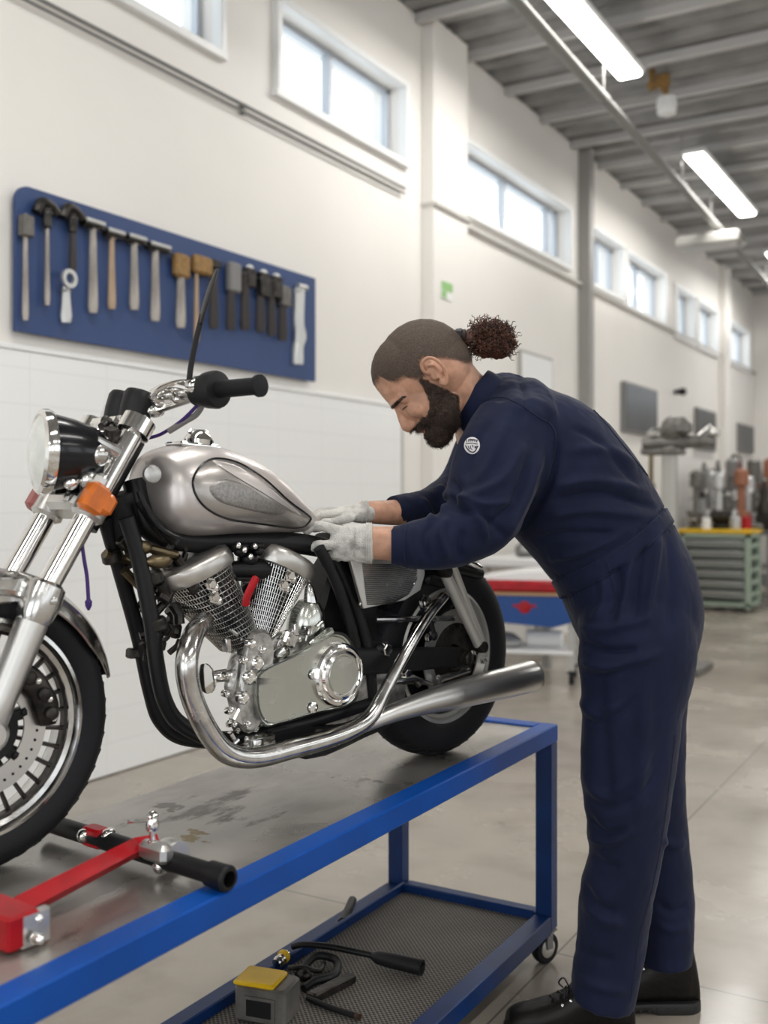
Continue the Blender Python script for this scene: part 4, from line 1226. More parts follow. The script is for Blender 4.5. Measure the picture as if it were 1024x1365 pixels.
for px, py, r_ in ((344, 884, .016), (333, 903, .015), (325, 930, .014), (302, 925, .007), (303, 900, .007), (306, 948, .007), (312, 965, .007), (336, 858, .011), (350, 866, .009), (326, 880, .009), (350, 960, .007), (330, 965, .008)):
    c = EB(px, py, .113)
    b.lathe([(r_, -.01), (r_, .001), (r_*.8, .004), (r_*.8, .002), (r_*.5, .002), (r_*.5, .007), (.001, .008)], c, (0, -1, 0), n=20)
b.each('cover_cap', M['chrome'], en)
b = MB(); random.seed(21)
for k_ in range(60):
    px = random.uniform(300, 370); py = random.uniform(846, 992)
    if k_ > 40: px = random.uniform(370, 430); py = random.uniform(835, 862)
    c = EB(px, py, random.uniform(.07, .1)); r_ = random.uniform(.004, .009)
    if k_ % 3 == 0: b.box(c, (r_*3, r_*2, r_*1.4), R=rotm('Y', random.random()*3), ch=.002)
    elif k_ % 3 == 1: b.bolt(c, (0, -1, 0), r_)
    else: b.tube([c, c+V((random.uniform(-.02, .02), 0, random.uniform(-.02, .02)))], r_*.6, n=8)
b.each('engine_fitting', M['chrome2'], en)
b = MB()   # front exhaust flange / horn
b.lathe([(.010, -.03), (.012, 0), (.024, .012), (.030, .016), (.03, .02), (.02, .022)], EB(285, 902, .08), EB(270, 905, .08)-EB(290, 900, .08), n=20)
b.tube([EB(286, 902, .08), EB(306, 900, .08)], .012, n=12)
b.build('horn', M['chrome'], en)
b = MB()   # oil filter / lower fittings
b.lathe([(.016, 0), (.018, .01), (.018, .03), (.012, .036)], EB(340, 985, .10), (0, 0, -1), n=18)
b.box(EB(345, 985, .09), (.07, .03, .02), ch=.005); b.box(EB(318, 955, .10), (.03, .02, .03), R=rotm('Y', .6), ch=.003)
b.each('oil_drain', M['chrome2'], en)
# primary cover
pc = [(338, 912), (342, 898), (360, 886), (400, 868), (430, 850), (448, 842), (466, 850), (478, 880), (478, 925), (462, 942), (420, 952), (372, 966), (352, 968), (340, 948)]
b = MB(); P_ = spl(pc, 4, closed=True); cc = (410, 910)
def shrink(P_, f): return [(cc[0]+(x-cc[0])*f, cc[1]+(y-cc[1])*f) for x, y in P_]
rs = [[EB(x, y, w_) for x, y in shrink(P_, f)] for f, w_ in ((1, .07), (1, .105), (.985, .116), (.95, .123), (.92, .122), (.90, .119), (.5, .119), (.02, .119))]
b.rings(rs, cap=True); b.build('primary_cover', M['satin'], en, ang=30)
b = MB()
for px, py in ((418, 899), (417, 943)):
    c = EB(px, py, .121); b.lathe([(.012, 0), (.011, .004), (.007, .005), (.007, .003), (.001, .003)], c, (0, -1, 0), n=20)
b.each('cover_bolt', M['chrome'], en)
b = MB(); c = EB(450, 899, .12)
b.lathe([(.069, -.012), (.069, .006), (.065, .012), (.060, .014), (.057, .011), (.053, .018), (.047, .021), (.044, .015), (.001, .014)], c, (0, -1, 0), n=48)
dc = b.build('round_cover', M['chrome'], en, ang=30)
b = MB(); b.lathe([(.043, .0), (.040, .004), (.001, .006)], c+V((0, -.015, 0)), (0, -1, 0), n=40); b.build('round_cover_disc', M['satin'], dc)
b = MB(); b.prism([EB(x, y, .09) for x, y in ((412, 856), (436, 836), (441, 846), (416, 866))], V((0, -.02, 0)), ch=.003); b.build('number_plate', M['satin'], en)
b = MB()   # chrome cone cup behind
b.lathe([(.040, -.045), (.044, -.03), (.043, .0), (.037, .03), (.024, .05), (.004, .056)], EB(408, 832, .04), (.05, -.15, 1), n=32); b.build('air_cup', M['satin'], en)
b = MB(); b.lathe([(.018, 0), (.014, .02), (.010, .04), (.004, .05)], EB(414, 808, .05), (-.1, 0, 1), n=16)
b.box(EB(385, 852, .09), (.035, .02, .03), R=rotm('Y', .5), ch=.004); b.lathe([(.014, -.01), (.016, 0), (.012, .02)], EB(372, 872, .09), (.4, -.6, .5), n=18); b.each('starter_fitting', M['chrome2'], en)
b = MB()   # dark mass behind and under
b.prism(outl3([(420, 742), (458, 745), (480, 790), (490, 860), (520, 880), (520, 935), (470, 950), (380, 880), (400, 800)], -.05), V((0, -.08, 0)), ch=.01)
b.build('gearbox', M['blacksatin'], en, ang=40)
b = MB()
b.prism(outl3([(300, 960), (360, 1000), (440, 972), (480, 950), (470, 940), (400, 955)], -.05), V((0, -.13, 0)), ch=.01); b.build('sump', M['blacksatin'], en, ang=40)

# ---- exhaust
ex = empty('exhaust', B(335, 1010, .12)); ex.parent = bike; XO = V(ex.location)
def xp(pts, rr, name, m, n=8, nn=24):
    P_ = spl([tuple(p)+(r_,) for p, r_ in zip(pts, rr)], n); b = MB()
    b.tube([V(p[:3])-XO for p in P_], [p[3] for p in P_], n=nn); return b.build(name, m, ex)
W_ = .135
xp([B(272, 828, .05), B(258, 846, .10), B(249, 880, W_), B(252, 915, W_), B(264, 950, W_), B(284, 985, W_), B(306, 1005, W_), B(340, 1010, W_), B(390, 998, W_), B(440, 984, W_), B(478, 968, W_), B(498, 950, W_), B(514, 920, W_), B(540, 872, W_), B(568, 825, W_-.01), B(592, 795, W_-.02)],
   [.020, .021, .0215, .0215, .0215, .0215, .0215, .021, .021, .020, .019, .017, .0145, .0135, .0125, .012], 'header_pipe', M['chrome2'])
xp([B(480, 970, .125), B(520, 952, .13), B(565, 937, .135), B(600, 928, .14), B(612, 925, .14)], [.014, .020, .027, .033, .034], 'muffler_cone', M['alu'])
xp([B(608, 926, .14), B(640, 918, .14), B(675, 910, .14), B(708, 902, .14)], [.034, .0365, .0385, .040], 'muffler', M['alu'])
b = MB(); e0 = B(708, 902, .14)-XO; e1 = B(675, 910, .14)-XO
b.lathe([(.040, -.002), (.041, .002), (.038, .006), (.034, .002), (.033, -.06), (.001, -.06)], e0, e0-e1, n=32); b.build('muffler_end', M['alu'], ex)
b = MB(); b.tube([B(440, 975, .10)-XO, B(400, 975, .05)-XO], .008, n=8); b.tube([B(560, 915, .10)-XO, B(545, 900, .08)-XO], .008, n=8); b.each('exhaust_bracket', M['darkmetal'], ex)

# ---- rear end
sa = empty('swingarm', B(500, 880, 0)); sa.parent = bike; SO = V(sa.location)
for s_ in (1, -1):
    b = MB()
    a0 = BL(RS+.01, .085*s_, R+.0); a1 = BL(.80, .075*s_, R+.03)
    b.tube([a1-SO, (a0+a1)/2-SO, a0-SO], [.034, .030, .024], n=16, ref=(0, 1, 0), rb=[.016, .016, .014], sq=.6)
    b.build('swingarm_leg', M['blacksatin'], sa)
b = MB(); b.lathe([(.012, -.11), (.020, -.108), (.020, -.09), (.012, -.088), (.012, .088), (.020, .09), (.020, .108), (.012, .11)], BL(RS, 0, R)-SO, (0, 1, 0), n=16)
b.bolt(BL(RS, .108, R)-SO, (0, -1, 0), .016); b.build('rear_axle', M['darkmetal'], sa)
for s_ in (1, -1):
    sh = empty('shock_absorber', BL(RS-.02, .1*s_, R+.04)); sh.parent = bike; q0 = V(sh.location)
    top = B(592, 762, .105); top.y *= s_; bot = B(640, 862, .105); bot.y *= s_
    b = MB(); off = V((.030, 0, .012)); 
    b.tube([bot-q0, top-q0+V((-.0, 0, 0))], .014, n=16); b.build('shock_body', M['greymetal'], sh)
    b = MB(); b.tube([bot-q0+V((.004, 0, .01)), top-q0+off], .011, n=16); b.build('shock_cover', M['greymetal'], sh)
    b = MB(); b.lathe([(.014, -.016), (.016, 0), (.014, .016)], bot-q0, (0, 1, 0), n=16); b.lathe([(.014, -.016), (.016, 0), (.014, .016)], top-q0, (0, 1, 0), n=16); b.each('shock_mount', M['darkmetal'], sh)
b = MB(); rings = []   # rear fender
for j in range(31):
    a = radians(150)+(radians(38)-radians(150))*j/30
    u = V((cos(a), 0, sin(a))); c = BL(RS, 0, R); ring = []
    for q in range(13):
        t = -1+2*q/12; ring.append(c+u*(.272-.03*abs(t)**2.4)+V((0, -.075*t, 0)))
    for q in range(13):
        t = 1-2*q/12; ring.append(c+u*(.268-.03*abs(t)**2.4)+V((0, -.072*t, 0)))
    rings.append(ring)
b.rings(rings[:24]); b.build('rear_fender', M['black'], bike, ang=60)
b = MB()
rs = []
for (px, yt, yb, w_) in ((432, 706, 730, .05), (455, 712, 742, .085), (500, 716, 752, .105), (550, 712, 756, .105), (585, 706, 756, .09), (600, 712, 752, .05)):
    t = B(px, yt, 0); u = B(px, yb, 0); c = (t+u)/2; h = (t.z-u.z)/2
    rs.append([V((c.x, -w_*math.copysign(abs(cos(2*pi*j/24))**.6, cos(2*pi*j/24)), c.z+h*math.copysign(abs(sin(2*pi*j/24))**.6, sin(2*pi*j/24)))) for j in range(24)])
b.rings(rs); b.build('seat', M['blackpl'], bike, ang=60, subsurf=1)
# brake / linkage mass in front of the rear wheel
rl = empty('rear_linkage', B(560, 840, .05)); rl.parent = bike; o = V(rl.location)
b = MB(); random.seed(5)
for k_ in range(30):
    px = random.uniform(505, 600); py = random.uniform(770, 945)
    if 850 < py < 900 and px > 540: continue
    a = B(px, py, random.uniform(-.03, .075)); q = a+V((random.uniform(-.06, .06), random.uniform(-.01, .01), random.uniform(-.05, .05)))
    b.tube([a-o, q-o], random.uniform(.006, .014), n=10)
    b.ell(q-o, (.016, .012, .014))
b.each('linkage_arm', M['blacksatin'], rl)
b = MB()
for (px, py, r_) in ((565, 803, .015), (512, 866, .015), (570, 850, .009), (540, 898, .012), (524, 912, .01), (632, 868, .010), (644, 880, .009), (638, 910, .009), (586, 905, .009)):
    b.bolt(B(px, py, .085)-o, (0, -1, 0), r_, r_)
b.tube([B(500, 826, .08)-o, B(605, 824, .09)-o], .007, n=10)
b.tube([B(516, 910, .09)-o, B(548, 905, .09)-o, B(575, 912, .09)-o], [.006, .012, .005], n=10); b.tube([B(585, 905, .09)-o, B(625, 893, .09)-o], [.01, .007], n=10)
b.each('linkage_fitting', M['chrome2'], rl)
b = MB(); b.prism([B(x, y, -.05)-o for x, y in ((490, 800), (600, 775), (615, 830), (600, 900), (520, 950), (480, 930))], V((0, -.07, 0)), ch=.01); b.build('inner_fender', M['black'], rl, ang=40)
# ribbed side panel under the gloves
sp = empty('side_cover', B(510, 780, .11)); sp.parent = bike; o = V(sp.location)
P2 = [(463, 748), (474, 746), (500, 744), (560, 744), (562, 765), (556, 786), (535, 800), (480, 811)]
b = MB(); b.prism([B(x, y, .105)-o for x, y in P2], V((0, -.012, 0)), ch=.002); b.build('cover_plate', M['alu'], sp, ang=30)
b = MB()
for k_ in range(34):
    y_ = 752+k_*1.62
    xl = 482+ (y_-752)*.12; xr = 556-(max(0, y_-775))*.55-(max(0, y_-795))*1.2
    if xr-xl < 6: break
    b.tube([B(xl, y_, .119)-o, B((xl+xr)/2, y_+.6, .120)-o, B(xr, y_-2.5, .119)-o], .0011, n=5)
b.build('cover_ribs', M['chrome2'], sp)
b = MB()
for x, y in ((480, 805), (552, 778)): b.bolt(B(x, y, .118)-o, (0, -1, 0), .003)
b.each('cover_screw', M['chrome'], sp)
# ================================================================ the worker
from mathutils.bvhtree import BVHTree
XP, DP = .66, 2.60
TH = math.atan2(SN, CS)
proot = cw(XP, DP, 0)
def PP(px, py, d): return V(((px-CX)/FPX*d-XP, d-DP, EYE-(py-HY)/FPX*d))
EYEP = V((-XP, -DP, EYE))
def limb(b, pts, n=28, sm=4, dome=True, sq=1.0):
    """pts: (px, py, depth, radius in px across, radius in m along the depth)"""
    q = spl(pts, sm) if sm > 1 else pts
    b.tube([PP(x, y, d) for x, y, d, r, rd in q], [r*d/FPX for x, y, d, r, rd in q], n=n, ref=(0, 1, 0), rb=[rd for *_, rd in q], dome=dome, sq=sq)
def remesh(b, voxel, smooth=3, fac=.5):
    me = bpy.data.meshes.new('tmp'); me.from_pydata(b.v, [], b.f)
    bm = bmesh.new(); bm.from_mesh(me); bmesh.ops.recalc_face_normals(bm, faces=bm.faces); bm.to_mesh(me); bm.free()
    o = bpy.data.objects.new('tmp', me); COL.objects.link(o)
    m_ = o.modifiers.new('r', 'REMESH'); m_.mode = 'VOXEL'; m_.voxel_size = voxel
    if smooth:
        s_ = o.modifiers.new('s', 'SMOOTH'); s_.factor = fac; s_.iterations = smooth
    dg = bpy.context.evaluated_depsgraph_get(); dg.update()
    out = bpy.data.meshes.new_from_object(o.evaluated_get(dg))
    bpy.data.objects.remove(o); bpy.data.meshes.remove(me)
    return out
def finish(me, name, m, parent=None):
    me.materials.clear(); me.materials.append(m)
    me.polygons.foreach_set('use_smooth', [True]*len(me.polygons)); me.name = name
    o = bpy.data.objects.new(name, me); COL.objects.link(o)
    if parent is not None: o.parent = parent
    return o
def toPX(v):
    """where a body-frame point falls in the photo"""
    p = V(v)-EYEP
    return CX+p.x/p.y*FPX, HY-p.z/p.y*FPX, p.y
# ---- head frame
DH = 2.50; KH = DH/FPX
def H(F, U, S=0.0): 
    px = 577-.64*F-.77*U; py = 503+.77*F-.64*U
    return V(((px-CX)*KH-XP, DH-DP-S*KH, EYE-(py-HY)*KH))
RH = Matrix((V((-.64, 0, -.77)), V((-.77, 0, .64)), V((0, -1, 0)))).transposed()
def toH(v):
    x = (v.x+XP)/KH+CX-577; y = HY-(v.z-EYE)/KH-503
    return -.64*x+.77*y, -.77*x-.64*y, -(v.y+DP-DH)/KH
def he(b, F, U, S, rF, rU, rS, n=24, m=16, rot=None):
    R_ = RH if rot is None else RH @ rot
    b.ell(H(F, U, S), (rF*KH, rU*KH, rS*KH), R=R_, n=n, m=m)
b = MB()
he(b, -4, 20, 0, 62, 60, 49); he(b, -12, 2, 0, 50, 44, 46); he(b, 12, 36, 0, 50, 44, 44)
he(b, 30, -8, 0, 35, 46, 37); he(b, 33, 24, 0, 31.5, 33, 36); he(b, 24, -36, 0, 32, 24, 34); he(b, 44, -44, 0, 20, 17, 22); he(b, 52, -54, 0, 12, 9, 13)
he(b, 58, 17, 0, 8.5, 6, 27); he(b, 52, 30, 0, 11, 20, 26)
for s_ in (-1, 1):
    he(b, 46, -11, s_*22, 14, 15, 13); he(b, 42, -26, s_*17, 15, 14, 12)
    he(b, 50.5, 4, s_*17, 8.8, 7.2, 9.5)
    he(b, 48, 12, s_*30, 8, 9, 6)
    he(b, 65, -20.5, s_*6.5, 6, 5, 5.5)
# nose ridge, lips
pts = [H(57, 13), H(63, 4), H(69, -6), H(73, -15), H(72.5, -18)]
b.tube(pts, [7*KH, 6*KH, 6.5*KH, 7.2*KH, 6.5*KH], n=16, ref=(0, 1, 0), rb=[8*KH, 5.5*KH, 6.5*KH, 8*KH, 7*KH], dome=True)
he(b, 58, -8, 0, 10, 16, 9); he(b, 62, -20, 0, 8, 5, 9)
he(b, 58, -30, 0, 8, 9, 14); he(b, 63.5, -33, 0, 4.5, 3.2, 12); he(b, 61, -40, 0, 5, 4, 11); he(b, 55, -45, 0, 8, 6, 13)
# ears
for s_ in (-1, 1):
    def E(F, U, S): return H(F, U, s_*S)
    helix = [E(3, 3, 46), E(7.5, 8, 53), E(6.5, 16, 57), E(0, 20.5, 59.5), E(-8, 18, 61.5), E(-12.5, 9, 62.5), E(-12, -2, 60.5), E(-8, -11, 57), E(-3, -18, 53), E(2, -20, 51), E(5, -14, 49)]
    q = spl([tuple(p) for p in helix], 4)
    b.tube(q, [2.5*KH]*len(q), n=10, dome=True)
    q = spl([tuple(p) for p in (E(-1, 12, 54), E(-6.5, 7, 56), E(-6.5, -2, 55), E(-2, -9, 52))], 4)
    b.tube(q, [1.9*KH]*len(q), n=8, dome=True)
    he(b, 0.5, -16, s_*50, 5, 6.5, 3.4)
    he(b, 6, -4, s_*49, 2.6, 4, 4.5)
    he(b, -4, 2, s_*48.5, 9.5, 18, 2.4, rot=Matrix.Rotation(s_*-.32, 3, 'Y')); he(b, -8, 2, s_*47, 5, 15, 9)
# neck and trunk
limb(b, [(590, 497, 2.505, 40, .065), (612, 520, 2.53, 36, .062), (632, 540, 2.56, 39, .065), (660, 560, 2.6, 52, .10)], n=32)
limb(b, [(668, 575, 2.6, 62, .15), (720, 615, 2.6, 84, .16), (778, 680, 2.6, 78, .145), (818, 735, 2.6, 70, .13), (846, 800, 2.6, 60, .13)], n=36)
ARM_N = [(690, 572, 2.48, 40, .045), (668, 630, 2.43, 40, .045), (650, 680, 2.39, 32, .042), (600, 720, 2.345, 25, .036), (545, 725, 2.325, 25, .037), (510, 724, 2.32, 22.5, .034), (487, 723, 2.32, 22, .032)]
ARM_F = [(670, 575, 2.72, 34, .045), (645, 620, 2.69, 32, .045), (618, 655, 2.65, 24, .04), (570, 678, 2.56, 21, .038), (530, 683, 2.48, 17.5, .034), (500, 683, 2.43, 15.5, .031), (486, 683, 2.42, 15, .03)]
limb(b, ARM_N); limb(b, ARM_F)
LEG_N = [(850, 815, 2.50, 56, .07), (845, 920, 2.50, 50, .07), (836, 1060, 2.50, 38, .062), (826, 1120, 2.51, 36, .06), (815, 1220, 2.53, 28, .045), (806, 1330, 2.545, 16, .03)]
LEG_F = [(856, 815, 2.68, 48, .07), (862, 920, 2.68, 42, .065), (874, 1050, 2.68, 34, .058), (882, 1120, 2.68, 32, .055), (886, 1220, 2.68, 24, .04), (890, 1310, 2.68, 13, .026)]
limb(b, LEG_N); limb(b, LEG_F)
# feet inside the boots
def foot(b, px, d, r=1.0):
    x = PP(px, 665, d).x; y = d-DP
    b.tube([(x+.02, y, .12), (x, y, .07), (x-.08, y-.004, .055), (x-.17, y-.01, .04), (x-.20, y-.012, .036)], [.026, .028, .024, .020, .014], n=16, dome=True)
foot(b, 800, 2.545); foot(b, 884, 2.68)
# hands (inside the gloves)
NF = [  # fingers of the near hand: (px, py, d, r mm)
    [(450, 707, 2.312, 9.4), (432, 702, 2.316, 9.2), (416, 702, 2.320, 8.8), (409, 707, 2.324, 8.2)],
    [(450, 726, 2.305, 9.4), (430, 727, 2.308, 9.4), (415, 729, 2.314, 9.0), (408, 734, 2.320, 8.2)],
    [(452, 737, 2.312, 9.0), (442, 741, 2.325, 8.6), (436, 744, 2.345, 7.8), (442, 745, 2.36, 7.0)],
    [(452, 742, 2.325, 8.0), (440, 746, 2.335, 7.4), (434, 748, 2.35, 6.8), (440, 747, 2.362, 6.2)],
    [(470, 712, 2.345, 10.5), (448, 704, 2.362, 9.5), (430, 702, 2.365, 8.4), (418, 704, 2.362, 7.6)]]
FF = [
    [(446, 685, 2.385, 8.6), (432, 686, 2.380, 8.0), (424, 690, 2.376, 7.4), (420, 697, 2.374, 6.6)],
    [(446, 682, 2.405, 8.8), (430, 682, 2.402, 8.2), (422, 686, 2.399, 7.6), (418, 693, 2.396, 6.8)],
    [(447, 683, 2.425, 8.4), (433, 683, 2.424, 7.8), (425, 686, 2.422, 7.2), (421, 692, 2.420, 6.6)],
    [(450, 685, 2.443, 7.4), (438, 686, 2.445, 7.0), (431, 689, 2.446, 6.4), (428, 694, 2.446, 5.8)],
    [(468, 690, 2.378, 9.4), (452, 694, 2.360, 8.6), (440, 696, 2.352, 8.0), (430, 697, 2.350, 7.2)]]
PN = [(492, 724, 2.318, 23, .030), (474, 724, 2.318, 25, .026), (458, 724, 2.315, 24, .022), (450, 724, 2.315, 20, .018)]
PF = [(490, 684, 2.415, 13, .030), (472, 684, 2.412, 12, .036), (455, 684, 2.412, 9, .036), (445, 685, 2.412, 7, .030)]
def hand(b, F_, P_, k_, grow):
    XF = .0014 if F_ is NF else .0008
    limb(b, [(x, y, d, r*k_, rd*k_) for x, y, d, r, rd in P_], n=24)
    for f in F_:
        q = spl(f, 4); b.tube([PP(x, y, d) for x, y, d, r in q], [(r*.001+XF)*k_+grow for *_, r in q], n=12, dome=True)
hand(b, NF, PN, .78, 0); hand(b, FF, PF, .78, 0)
body_me = remesh(b, .0029, 3)
person = finish(body_me, 'person', M['skin'])
person.location = proot; person.rotation_euler = (0, 0, TH)
tag(person, 'bearded worker with a curly ponytail in navy coveralls leaning over the motorcycle', 'person')

# ---- hair, beard, brows taken from the head surface
def lerp_pts(x, P_):
    if x <= P_[0][0]: return P_[0][1]
    for (a, ya), (c, yc) in zip(P_, P_[1:]):
        if x <= c: return ya+(yc-ya)*(x-a)/(c-a)
    return P_[-1][1]
HL = [(-80, -36), (-56, -35), (-41, -31), (-31, -14), (-22, -2), (-14, 8), (-8, 17), (0, 19), (6, 12), (9, 2), (15, 2), (24, 12), (27, 21), (40, 27), (45, 36), (46, 48), (75, 46)]
def nz(p, s): return noise.noise(V(p)*s)
def hair_in(F, U, S, p):
    if abs(S) < 24 and F > 36: return U-(46.5+nz(p, 90)*1.5)
    return U-(lerp_pts(F, HL)+nz(p, 90)*1.5)
def beard_in(F, U, S, p):
    if U > 12 or F < 0 or U < -67: return -1
    n_ = nz(p, 110)*1.6
    back = lerp_pts(-U, [(-12, 13), (0, 11), (10, 8), (25, 3), (42, -2), (50, 8), (56, 14), (70, 30)])
    front = lerp_pts(-U, [(-12, 22), (0, 24), (10, 29), (18, 34), (24, 41), (28, 58), (31, 80)])
    v = min(F-back+n_, front-F+n_)
    if abs(S) < 14 and F > 52 and -25 < U: v = -1
    lip = math.hypot((U+36.5)/4.2, S/13.0) if F > 55 else 9
    if lip < 1: v = -1
    if U < -22 and F > 50: v = max(v, -22-U) if lip >= 1 else -1
    return min(v, 12-U)
def brow_in(F, U, S, p):
    if F < 36: return -1
    s_ = abs(S)
    c = 16.5-(70-F)*.24
    return 2.8-abs(U-c)-(8 if (s_ < 6 or F < 45) else 0)
def shell(fn, name, m, grow, ramp, rough=0.0, nsc=200, extra=None, fade=5):
    me = body_me; vs = me.vertices
    val = {}
    for v in vs:
        if v.co.z < 1.3: continue
        F, U, S = toH(v.co)
        if F*F+U*U > 105**2 or abs(S) > 60: continue
        # ears stay bare
        if -17 < F < 9.5 and -24 < U < 24 and abs(S) > 50.5: continue
        x = fn(F, U, S, v.co)
        if x > 0: val[v.index] = x
    idx = {}; nv = []; nf = []; dens = []
    for p in me.polygons:
        if all(i in val for i in p.vertices):
            f = []
            for i in p.vertices:
                if i not in idx:
                    v = vs[i]; t = min(1, val[i]/ramp); t = t*t*(3-2*t)
                    g = grow*t
                    if extra: g += extra(*toH(v.co))*t
                    g += rough*t*noise.noise(v.co*nsc)+.0004
                    idx[i] = len(nv); nv.append(v.co+v.normal*g); dens.append(min(1.2, val[i]/fade*1.2))
                f.append(idx[i])
            nf.append(f)
    mm = bpy.data.meshes.new(name); mm.from_pydata(nv, [], nf)
    at = mm.attributes.new('hair_amount', 'FLOAT', 'POINT'); at.data.foreach_set('value', dens)
    return finish(mm, name, m, person)
shell(hair_in, 'buzzed_hair', M['buzz'], .0012, 8, .0003, 260, fade=17)
def bx_extra(F, U, S):
    return .011*max(0, min(1, (-U-34)/24))*max(0, min(1, (F-8)/20))
beard_o = shell(beard_in, 'beard', M['beardskin'], .0045, 9, .002, 150, bx_extra, fade=6)
shell(brow_in, 'eyebrow', M['brow'], .0014, 2.5, .0004, 300, fade=1.6)
random.seed(8)
b = MB(); polys = [p for p in beard_o.data.polygons]
for k_ in range(3800):
    p = random.choice(polys); c = p.center; F, U, S = toH(c)
    nrm = p.normal
    dr = (RH @ V((.55, -1, 0)))
    dr = (dr-nrm*dr.dot(nrm)).normalized()+nrm*random.uniform(.15, .5)+V((random.gauss(0, .25), random.gauss(0, .25), random.gauss(0, .25)))
    dr.normalize(); L_ = random.uniform(.005, .011) if U < -20 else random.uniform(.002, .005)
    cv = V((random.gauss(0, 1), random.gauss(0, 1), random.gauss(0, 1)))*.0012
    b.tube([c-nrm*.001, c+dr*L_*.5+cv, c+dr*L_], [.00045, .0004, .00015], n=3, cap=False)
b.build('beard_strands', M['beard'], beard_o, ang=180)
def lip_in(F, U, S, p):
    if F < 57 or abs(S) > 12: return -1
    return 3.6-abs(U+36.5)*.9
shell(lip_in, 'lips', M['lip'], .0004, 3)
b = MB()   # lash lines of the lowered lids
for s_ in (-1, 1):
    q = [H(50.5+9.3*cos(a), 1.2+(9.3*cos(a)-4)*.30, s_*(17+10.2*sin(a))) for a in (-.7, -.3, .1, .5, .85, 1.15, 1.4)]
    b.tube([V(p) for p in spl([tuple(p) for p in q], 3)], .0014, n=6)
b.build('eyelash_line', M['beard'], person)

# ---- ponytail
b = MB(); random.seed(17)
pc_ = PP(650, 454, 2.50)
b.ell(pc_, (.044, .036, .038), n=20, m=14); b.ell(PP(630, 450, 2.5), (.024, .020, .022)); b.ell(PP(662, 464, 2.5), (.036, .032, .024))
core = len(b.v)
for i in range(len(b.v)):
    v = V(b.v[i]); v += (v-pc_).normalized()*(.010*noise.noise(v*45)+.005*noise.noise(v*120)); b.v[i] = tuple(v)
for k_ in range(1500):
    u = V((random.gauss(0, 1), random.gauss(0, 1), random.gauss(0, 1))).normalized()
    st_ = pc_+V((u.x*.042+.004, u.y*.034, u.z*.034-.002))
    if st_.x < pc_.x-.030 and abs(u.x) > .7: continue
    dr = (u*.6+V((random.gauss(.25, .4), random.gauss(0, .4), random.gauss(-.1, .5)))).normalized()
    if u.z < -.5: dr.z = abs(dr.z)*.2; st_.z += .004
    a = dr.orthogonal().normalized(); c = dr.cross(a)
    L_ = random.uniform(.012, .030) if k_ % 5 else random.uniform(.028, .042); rr_ = random.uniform(.0015, .0045); tw_ = random.uniform(2.0, 4.5); ph = random.random()*6
    n_ = 14
    pts = [st_+dr*(L_*j/n_)+(a*cos(ph+tw_*2*pi*j/n_)+c*sin(ph+tw_*2*pi*j/n_))*rr_ for j in range(n_+1)]
    b.tube(pts, [random.uniform(.0007, .0012)]*(n_)+[.0003], n=4)
M['curl'] = mat('curly_brown_hair', (.115, .045, .026), .5, col2=(.03, .013, .009), noise_scale=45)
b.build('ponytail', M['curl'], person, ang=180)
b = MB(); b.lathe([(.010, -.012), (.016, -.008), (.017, .004), (.011, .010)], PP(613, 447, 2.5), (1, 0, .05), n=20)
b.build('hair_tie', M['blackpl'], person)
b = MB(); q = [H(-42, 14, 0), PP(606, 447, 2.5), PP(620, 448, 2.5)]
b.tube(q, [.022, .014, .017], n=16); b.build('gathered_hair', M['hair'], person)

# ---- coveralls
b = MB()
limb(b, [(652, 548, 2.59, 44, .075), (676, 566, 2.6, 66, .165), (722, 612, 2.6, 93, .205), (772, 672, 2.6, 93, .195), (812, 730, 2.6, 87, .180), (838, 782, 2.6, 87, .19), (850, 830, 2.6, 82, .185), (852, 862, 2.6, 74, .15)], n=44, sq=.88)
limb(b, [(688, 566, 2.46, 56, .075), (668, 610, 2.42, 61, .080), (652, 655, 2.39, 58, .075), (638, 694, 2.365, 50, .068), (600, 719, 2.345, 39, .056), (560, 726, 2.33, 34, .050), (528, 727.5, 2.322, 26.5, .042)], n=32, dome=False)
limb(b, [(672, 570, 2.74, 52, .075), (642, 622, 2.70, 46, .066), (612, 655, 2.65, 33, .056), (572, 674, 2.56, 25, .048), (530, 680, 2.48, 20, .040)], n=32, dome=False)
limb(b, [(846, 770, 2.53, 50, .07), (849, 812, 2.51, 74, .108), (850, 862, 2.50, 78, .118), (847, 905, 2.50, 75, .112), (842, 957, 2.50, 66, .104), (837, 1031, 2.50, 63, .096), (835, 1098, 2.505, 54, .09), (833, 1143, 2.51, 48, .085), (822, 1190, 2.52, 49, .082), (817, 1236, 2.53, 47, .08), (810, 1285, 2.535, 46, .078), (802, 1334, 2.54, 43, .078)], n=36, dome=False)
limb(b, [(850, 770, 2.67, 48, .07), (855, 815, 2.69, 68, .10), (860, 900, 2.69, 60, .105), (868, 1000, 2.68, 45, .09), (872, 1080, 2.68, 42, .085), (880, 1150, 2.68, 41, .08), (885, 1215, 2.68, 39, .078), (887, 1282, 2.68, 36, .076)], n=36, dome=False)
# shoulder yoke
limb(b, [(690, 560, 2.44, 48, .06), (676, 552, 2.6, 60, .10), (676, 560, 2.76, 46, .06)], n=28)
co_me = remesh(b, .0058, 6)
